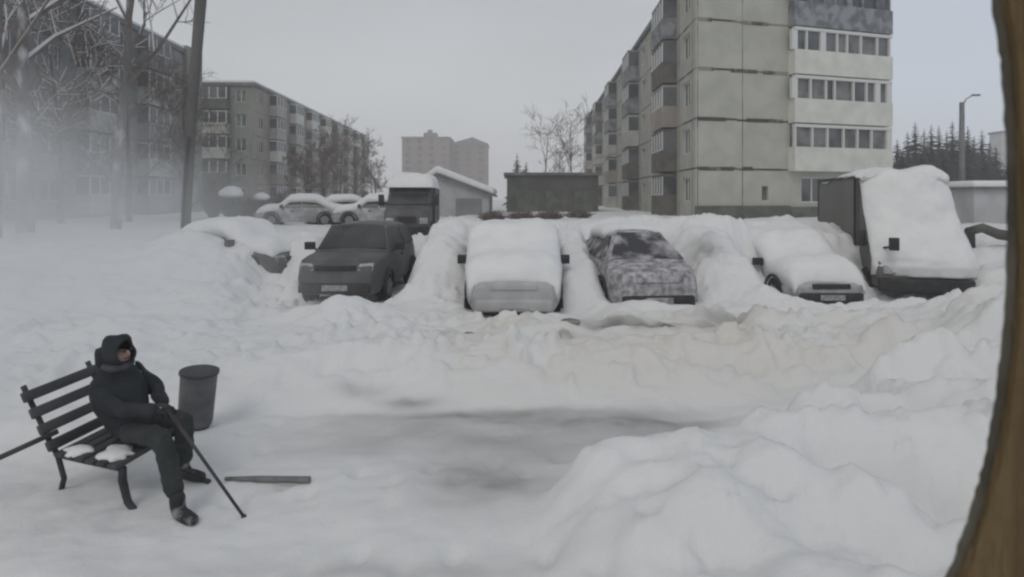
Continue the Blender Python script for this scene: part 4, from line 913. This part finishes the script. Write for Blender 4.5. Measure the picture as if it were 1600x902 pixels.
# face details
for s in (-1, 1):
    bm = bmesh.new(); bmesh.ops.create_uvsphere(bm, u_segments=10, v_segments=8, radius=.012, matrix=Matrix.Translation((.163, Y0 + s * .032, 1.24))); mk('eye', bm, M['black'], pr, True)
skin('nose', [[((.155, Y0, 1.24), .010), ((.180, Y0, 1.21), .014), ((.165, Y0, 1.20), .010)]], M['skin'], pr)
bm = bmesh.new(); box(bm, .142, .156, Y0 - .025, Y0 + .025, 1.167, 1.175); mk('mouth', bm, M['red'], pr)
skin('scarf', [[((-.03, Y0 - .10, 1.12), .030), ((.07, Y0 - .095, 1.10), .036), ((.125, Y0, 1.095), .040), ((.07, Y0 + .095, 1.10), .036), ((-.03, Y0 + .10, 1.12), .030)]], M['scarf'], pr)
for o in [c for c in pr.children if c.name.split('.')[0] in ('coat', 'trousers')]:      # folds in the cloth
    o.data.transform(Matrix.Identity(4)); m_ = o.modifiers.new('sub', 'SUBSURF'); m_.levels = m_.render_levels = 1
    nv_ = [v.normal.copy() for v in o.data.vertices]
    for v, n_ in zip(o.data.vertices, nv_):
        c = v.co; k_ = abs(float(vnoise(c.x * 9 + c.y * 5, c.z * 13 + c.y * 4))) - .2
        v.co = c + n_ * (.045 * k_ + .012 * float(vnoise(c.x * 30, c.z * 30 + c.y * 20)))
# gloved hands with five fingers each
def glove(w, d, side, curl, up_=Vector((0, 0, 1))):
    w = Vector(w); d = Vector(d).normalized(); s_ = d.cross(up_).normalized() * side; u_ = s_.cross(d).normalized() * side
    kn = w + d * .085; chains = [[(T3(w), (.030, .022)), (T3(w + d * .045), (.040, .024)), (T3(kn), (.038, .018))]]
    skin('glove', chains, M['coat'], pr, sub=1)
    for k, ln in enumerate((.072, .082, .076, .060)):
        o0 = w + d * .07 + s_ * (.030 - .020 * k); o1 = kn + s_ * (.030 - .020 * k) + d * .012
        o2 = o1 + (d * math.cos(curl) - u_ * math.sin(curl)) * ln * .5; o3 = o2 + (d * math.cos(curl * 2.1) - u_ * math.sin(curl * 2.1)) * ln * .5
        skin('finger', [[(T3(o0), .010), (T3(o1), .0105), (T3(o2), .0098), (T3(o3), .008)]], M['coat'], pr, sub=1)
    t0 = w + d * .03 + s_ * .03; t1 = t0 + (d * .6 + s_ * .7 - u_ * .3) * .045; t2 = t1 + (d * .8 - u_ * .7) * .032
    skin('thumb', [[(T3(t0), .013), (T3(t1), .0115), (T3(t2), .009)]], M['coat'], pr, sub=1)
glove(wr, hand - Vector(wr), -1, R(62)); glove(lwr, (1, -.25, -.15), 1, R(35))
cn = empty('walking_cane', (0, 0, 0), label='thin dark walking cane held out by the seated person, tip in the snow', cat='cane')
A_, B_ = Vector((-2.75, 4.62, .79)), Vector((-2.10, 4.54, TZ(-2.1, 4.54) - .02)); dn = (B_ - A_).normalized()
bm = bmesh.new(); tube(bm, [A_ - dn * .05, A_.lerp(B_, .5), B_], [.014, .013, .012], 10); mk('shaft', bm, M['cane'], cn, True)
bm = bmesh.new(); hdv = (BM.to_3x3() @ Vector((-1, 0, 0))); tube(bm, [A_ - dn * .05 + hdv * .08, A_ - dn * .065, A_ - dn * .05 - hdv * .03], .016, 10); mk('handle', bm, M['cane'], cn, True)
bm = bmesh.new(); tube(bm, [B_ - dn * .035, B_ + dn * .012], [.019, .021], 10); mk('rubber_tip', bm, M['black'], cn)

# stick leaning on the bench, running out of view to the left
bm = bmesh.new(); a, b_ = P(90, 674, 4.86), P(-60, 742, 4.6); tube(bm, [a, a.lerp(b_, .5), b_ + (b_ - a) * .6], .022, 8)
o = mk('wooden_stick', bm, M['iron'], None, True); tag(o, 'dark stick leaning on the bench end, running out of view at left', 'stick')
# plank lying in the snow
bm = bmesh.new(); a, b_ = P(352, 733, 5.12), P(484, 745, 5.0)
a.z = TZ(a.x, a.y) + .02; b_.z = TZ(b_.x, b_.y) + .03; tube(bm, [a, a.lerp(b_, .4) + Vector((0, -.02, .01)), b_], [.016, .028, .03], 6)
o = mk('wooden_plank', bm, M['plank']); tag(o, 'thin grey plank lying flat in the snow right of the cane', 'plank')
# litter bin
bx, by = -3.50, 6.35; bz = TZ(bx, by) - .03
lb_ = empty('litter_bin', (bx, by, bz), R(15), label='dark grey metal litter bin leaning in the snow behind the cane', cat='litter bin'); lb_.rotation_euler = (R(3), R(5), R(15))
bm = bmesh.new(); nseg = 20
tube(bm, [(0, 0, .08), (0, 0, .12), (0, 0, .62), (0, 0, .66)], [.165, .175, .185, .188], nseg); mk('bucket', bm, M['bin'], lb_, True)
bm = bmesh.new(); tube(bm, [(0, 0, .645), (0, 0, .675)], [.2, .2], nseg); mk('rim', bm, M['iron'], lb_)
bm = bmesh.new(); tube(bm, [(0, 0, -.05), (0, 0, .078)], [.15, .145], nseg); mk('base', bm, M['iron'], lb_)
# frozen clods on the bank
G7 = 'frozen clods on the snow bank'
for i, (px, py, Y, r_, lb) in enumerate(((890, 556, 8.7, .10, 'dark frozen clod on the bank below the spattered car'), (733, 543, 8.9, .06, 'small dark clod on the bank below the buried car'))):
    x = (px - 800) / 900 * Y; bm = bmesh.new(); bmesh.ops.create_icosphere(bm, subdivisions=2, radius=1)
    for v in bm.verts: n_ = 1 + .5 * float(fbm(v.co.x * 1.5 + i * 7, v.co.y * 1.5 + v.co.z, 3)); v.co = Vector((v.co.x * r_ * 1.6 * n_, v.co.y * r_ * n_, v.co.z * r_ * .6 * n_))
    o = mk('snow_clod', bm, M['dirt'], None, True); o.location = (x, Y, TZ(x, Y) + r_ * .2); tag(o, lb, 'clod', G7)

# ------------------------------------------------------------------ curved timber edge of the doorway, right of the camera
edge = [(1548, -120), (1556, 0), (1566, 60), (1573, 130), (1579, 250), (1581, 380), (1577, 480), (1570, 560), (1558, 650), (1542, 730), (1523, 800), (1506, 850), (1486, 902), (1430, 1010), (1370, 1110)]
De = .62; rt = 2150
root = empty('door_surround', (0, 0, 0), label='brown weathered timber door surround with a curved dark edge, close at the right', cat='door frame')
def fine(pts, k=6):
    out = []
    for i in range(len(pts) - 1):
        p0, p1, p2, p3 = pts[max(i - 1, 0)], pts[i], pts[i + 1], pts[min(i + 2, len(pts) - 1)]
        for j in range(k):
            t = j / k; out.append(tuple(.5 * ((2 * p1[c]) + (-p0[c] + p2[c]) * t + (2 * p0[c] - 5 * p1[c] + 4 * p2[c] - p3[c]) * t * t + (-p0[c] + 3 * p1[c] - 3 * p2[c] + p3[c]) * t ** 3) for c in (0, 1)))
    return out + [pts[-1]]
E = fine(edge)
def strip(off0, off1, y0, y1, jag=0):
    bm = bmesh.new(); rows = []
    for i, (px, py) in enumerate(E):
        a = P(px + off0, py, De); b_ = P(px + off1, py, De) if off1 < 500 else P(off1, py, De); j = jag * (random.Random(i).random() - .5)
        rows.append([bm.verts.new(v) for v in ((a.x + j, y0, a.z), (b_.x, y0, a.z), (b_.x, y1, a.z), (a.x + j, y1, a.z))])
    for p, q in zip(rows, rows[1:]):
        for k in range(4): bm.faces.new((p[k], p[(k + 1) % 4], q[(k + 1) % 4], q[k]))
    bm.faces.new(rows[0]); bm.faces.new(rows[-1]); return bm
mk('board', strip(5, rt, De - .012, De), M['timber'], root)
mk('edge_seal', strip(-3, 7, De - .003, De + .004, .0025), M['seal'], root)

# ------------------------------------------------------------------ air: haze of fine snow, and the gust on the left
def vol(name, dens, col):
    m = bpy.data.materials.new(name); m.use_nodes = True; t = m.node_tree
    for n in list(t.nodes):
        if n.type == 'BSDF_PRINCIPLED': t.nodes.remove(n)
    v = t.nodes.new('ShaderNodeVolumePrincipled'); v.inputs['Density'].default_value = dens; v.inputs['Color'].default_value = (*col, 1)
    t.links.new(v.outputs[0], [n for n in t.nodes if n.type == 'OUTPUT_MATERIAL'][0].inputs['Volume'])
    return m
bm = bmesh.new(); box(bm, -640, 640, -70, 920, -5, 40)
o = mk('haze', bm, vol('haze_air', .0024, (.97, .965, .96))); tag(o, kind='stuff', label='thin haze of blown snow filling the yard')

# the gust of blown snow drifting across the left of the yard
gm_ = vol('snow_gust', .05, (.93, .95, .97)); t = gm_.node_tree; v_ = [n for n in t.nodes if n.type == 'PRINCIPLED_VOLUME'][0]
tcn = t.nodes.new('ShaderNodeTexCoord'); nz = t.nodes.new('ShaderNodeTexNoise'); nz.inputs['Scale'].default_value = 1.6; nz.inputs['Detail'].default_value = 3
gr = t.nodes.new('ShaderNodeTexGradient'); gr.gradient_type = 'SPHERICAL'
mm = t.nodes.new('ShaderNodeMapRange'); mm.inputs['From Min'].default_value = .34; mm.inputs['From Max'].default_value = .62
m4 = t.nodes.new('ShaderNodeMath'); m4.operation = 'MULTIPLY'; m5 = t.nodes.new('ShaderNodeMath'); m5.operation = 'MULTIPLY'; m5.inputs[1].default_value = .30
for a_, b_ in ((tcn.outputs['Object'], nz.inputs['Vector']), (tcn.outputs['Object'], gr.inputs['Vector']), (nz.outputs['Fac'], mm.inputs[0]), (mm.outputs[0], m4.inputs[0]), (gr.outputs['Fac'], m4.inputs[1]), (m4.outputs[0], m5.inputs[0]), (m5.outputs[0], v_.inputs['Density'])): t.links.new(a_, b_)
for loc_, sc_, lb_t in (((-16.5, 14, 1.4), (12, 8.5, 5.2), 'cloud of wind-blown snow drifting before the near left block'),
                        ((-7.2, 7.8, .7), (5.6, 3.2, 2.1), 'puff of wind-blown snow low over the yard behind the bench')):
    bm = bmesh.new(); bmesh.ops.create_icosphere(bm, subdivisions=4, radius=1)
    o = mk('blowing_snow', bm, gm_); o.location = loc_; o.scale = sc_; tag(o, kind='stuff', label=lb_t)
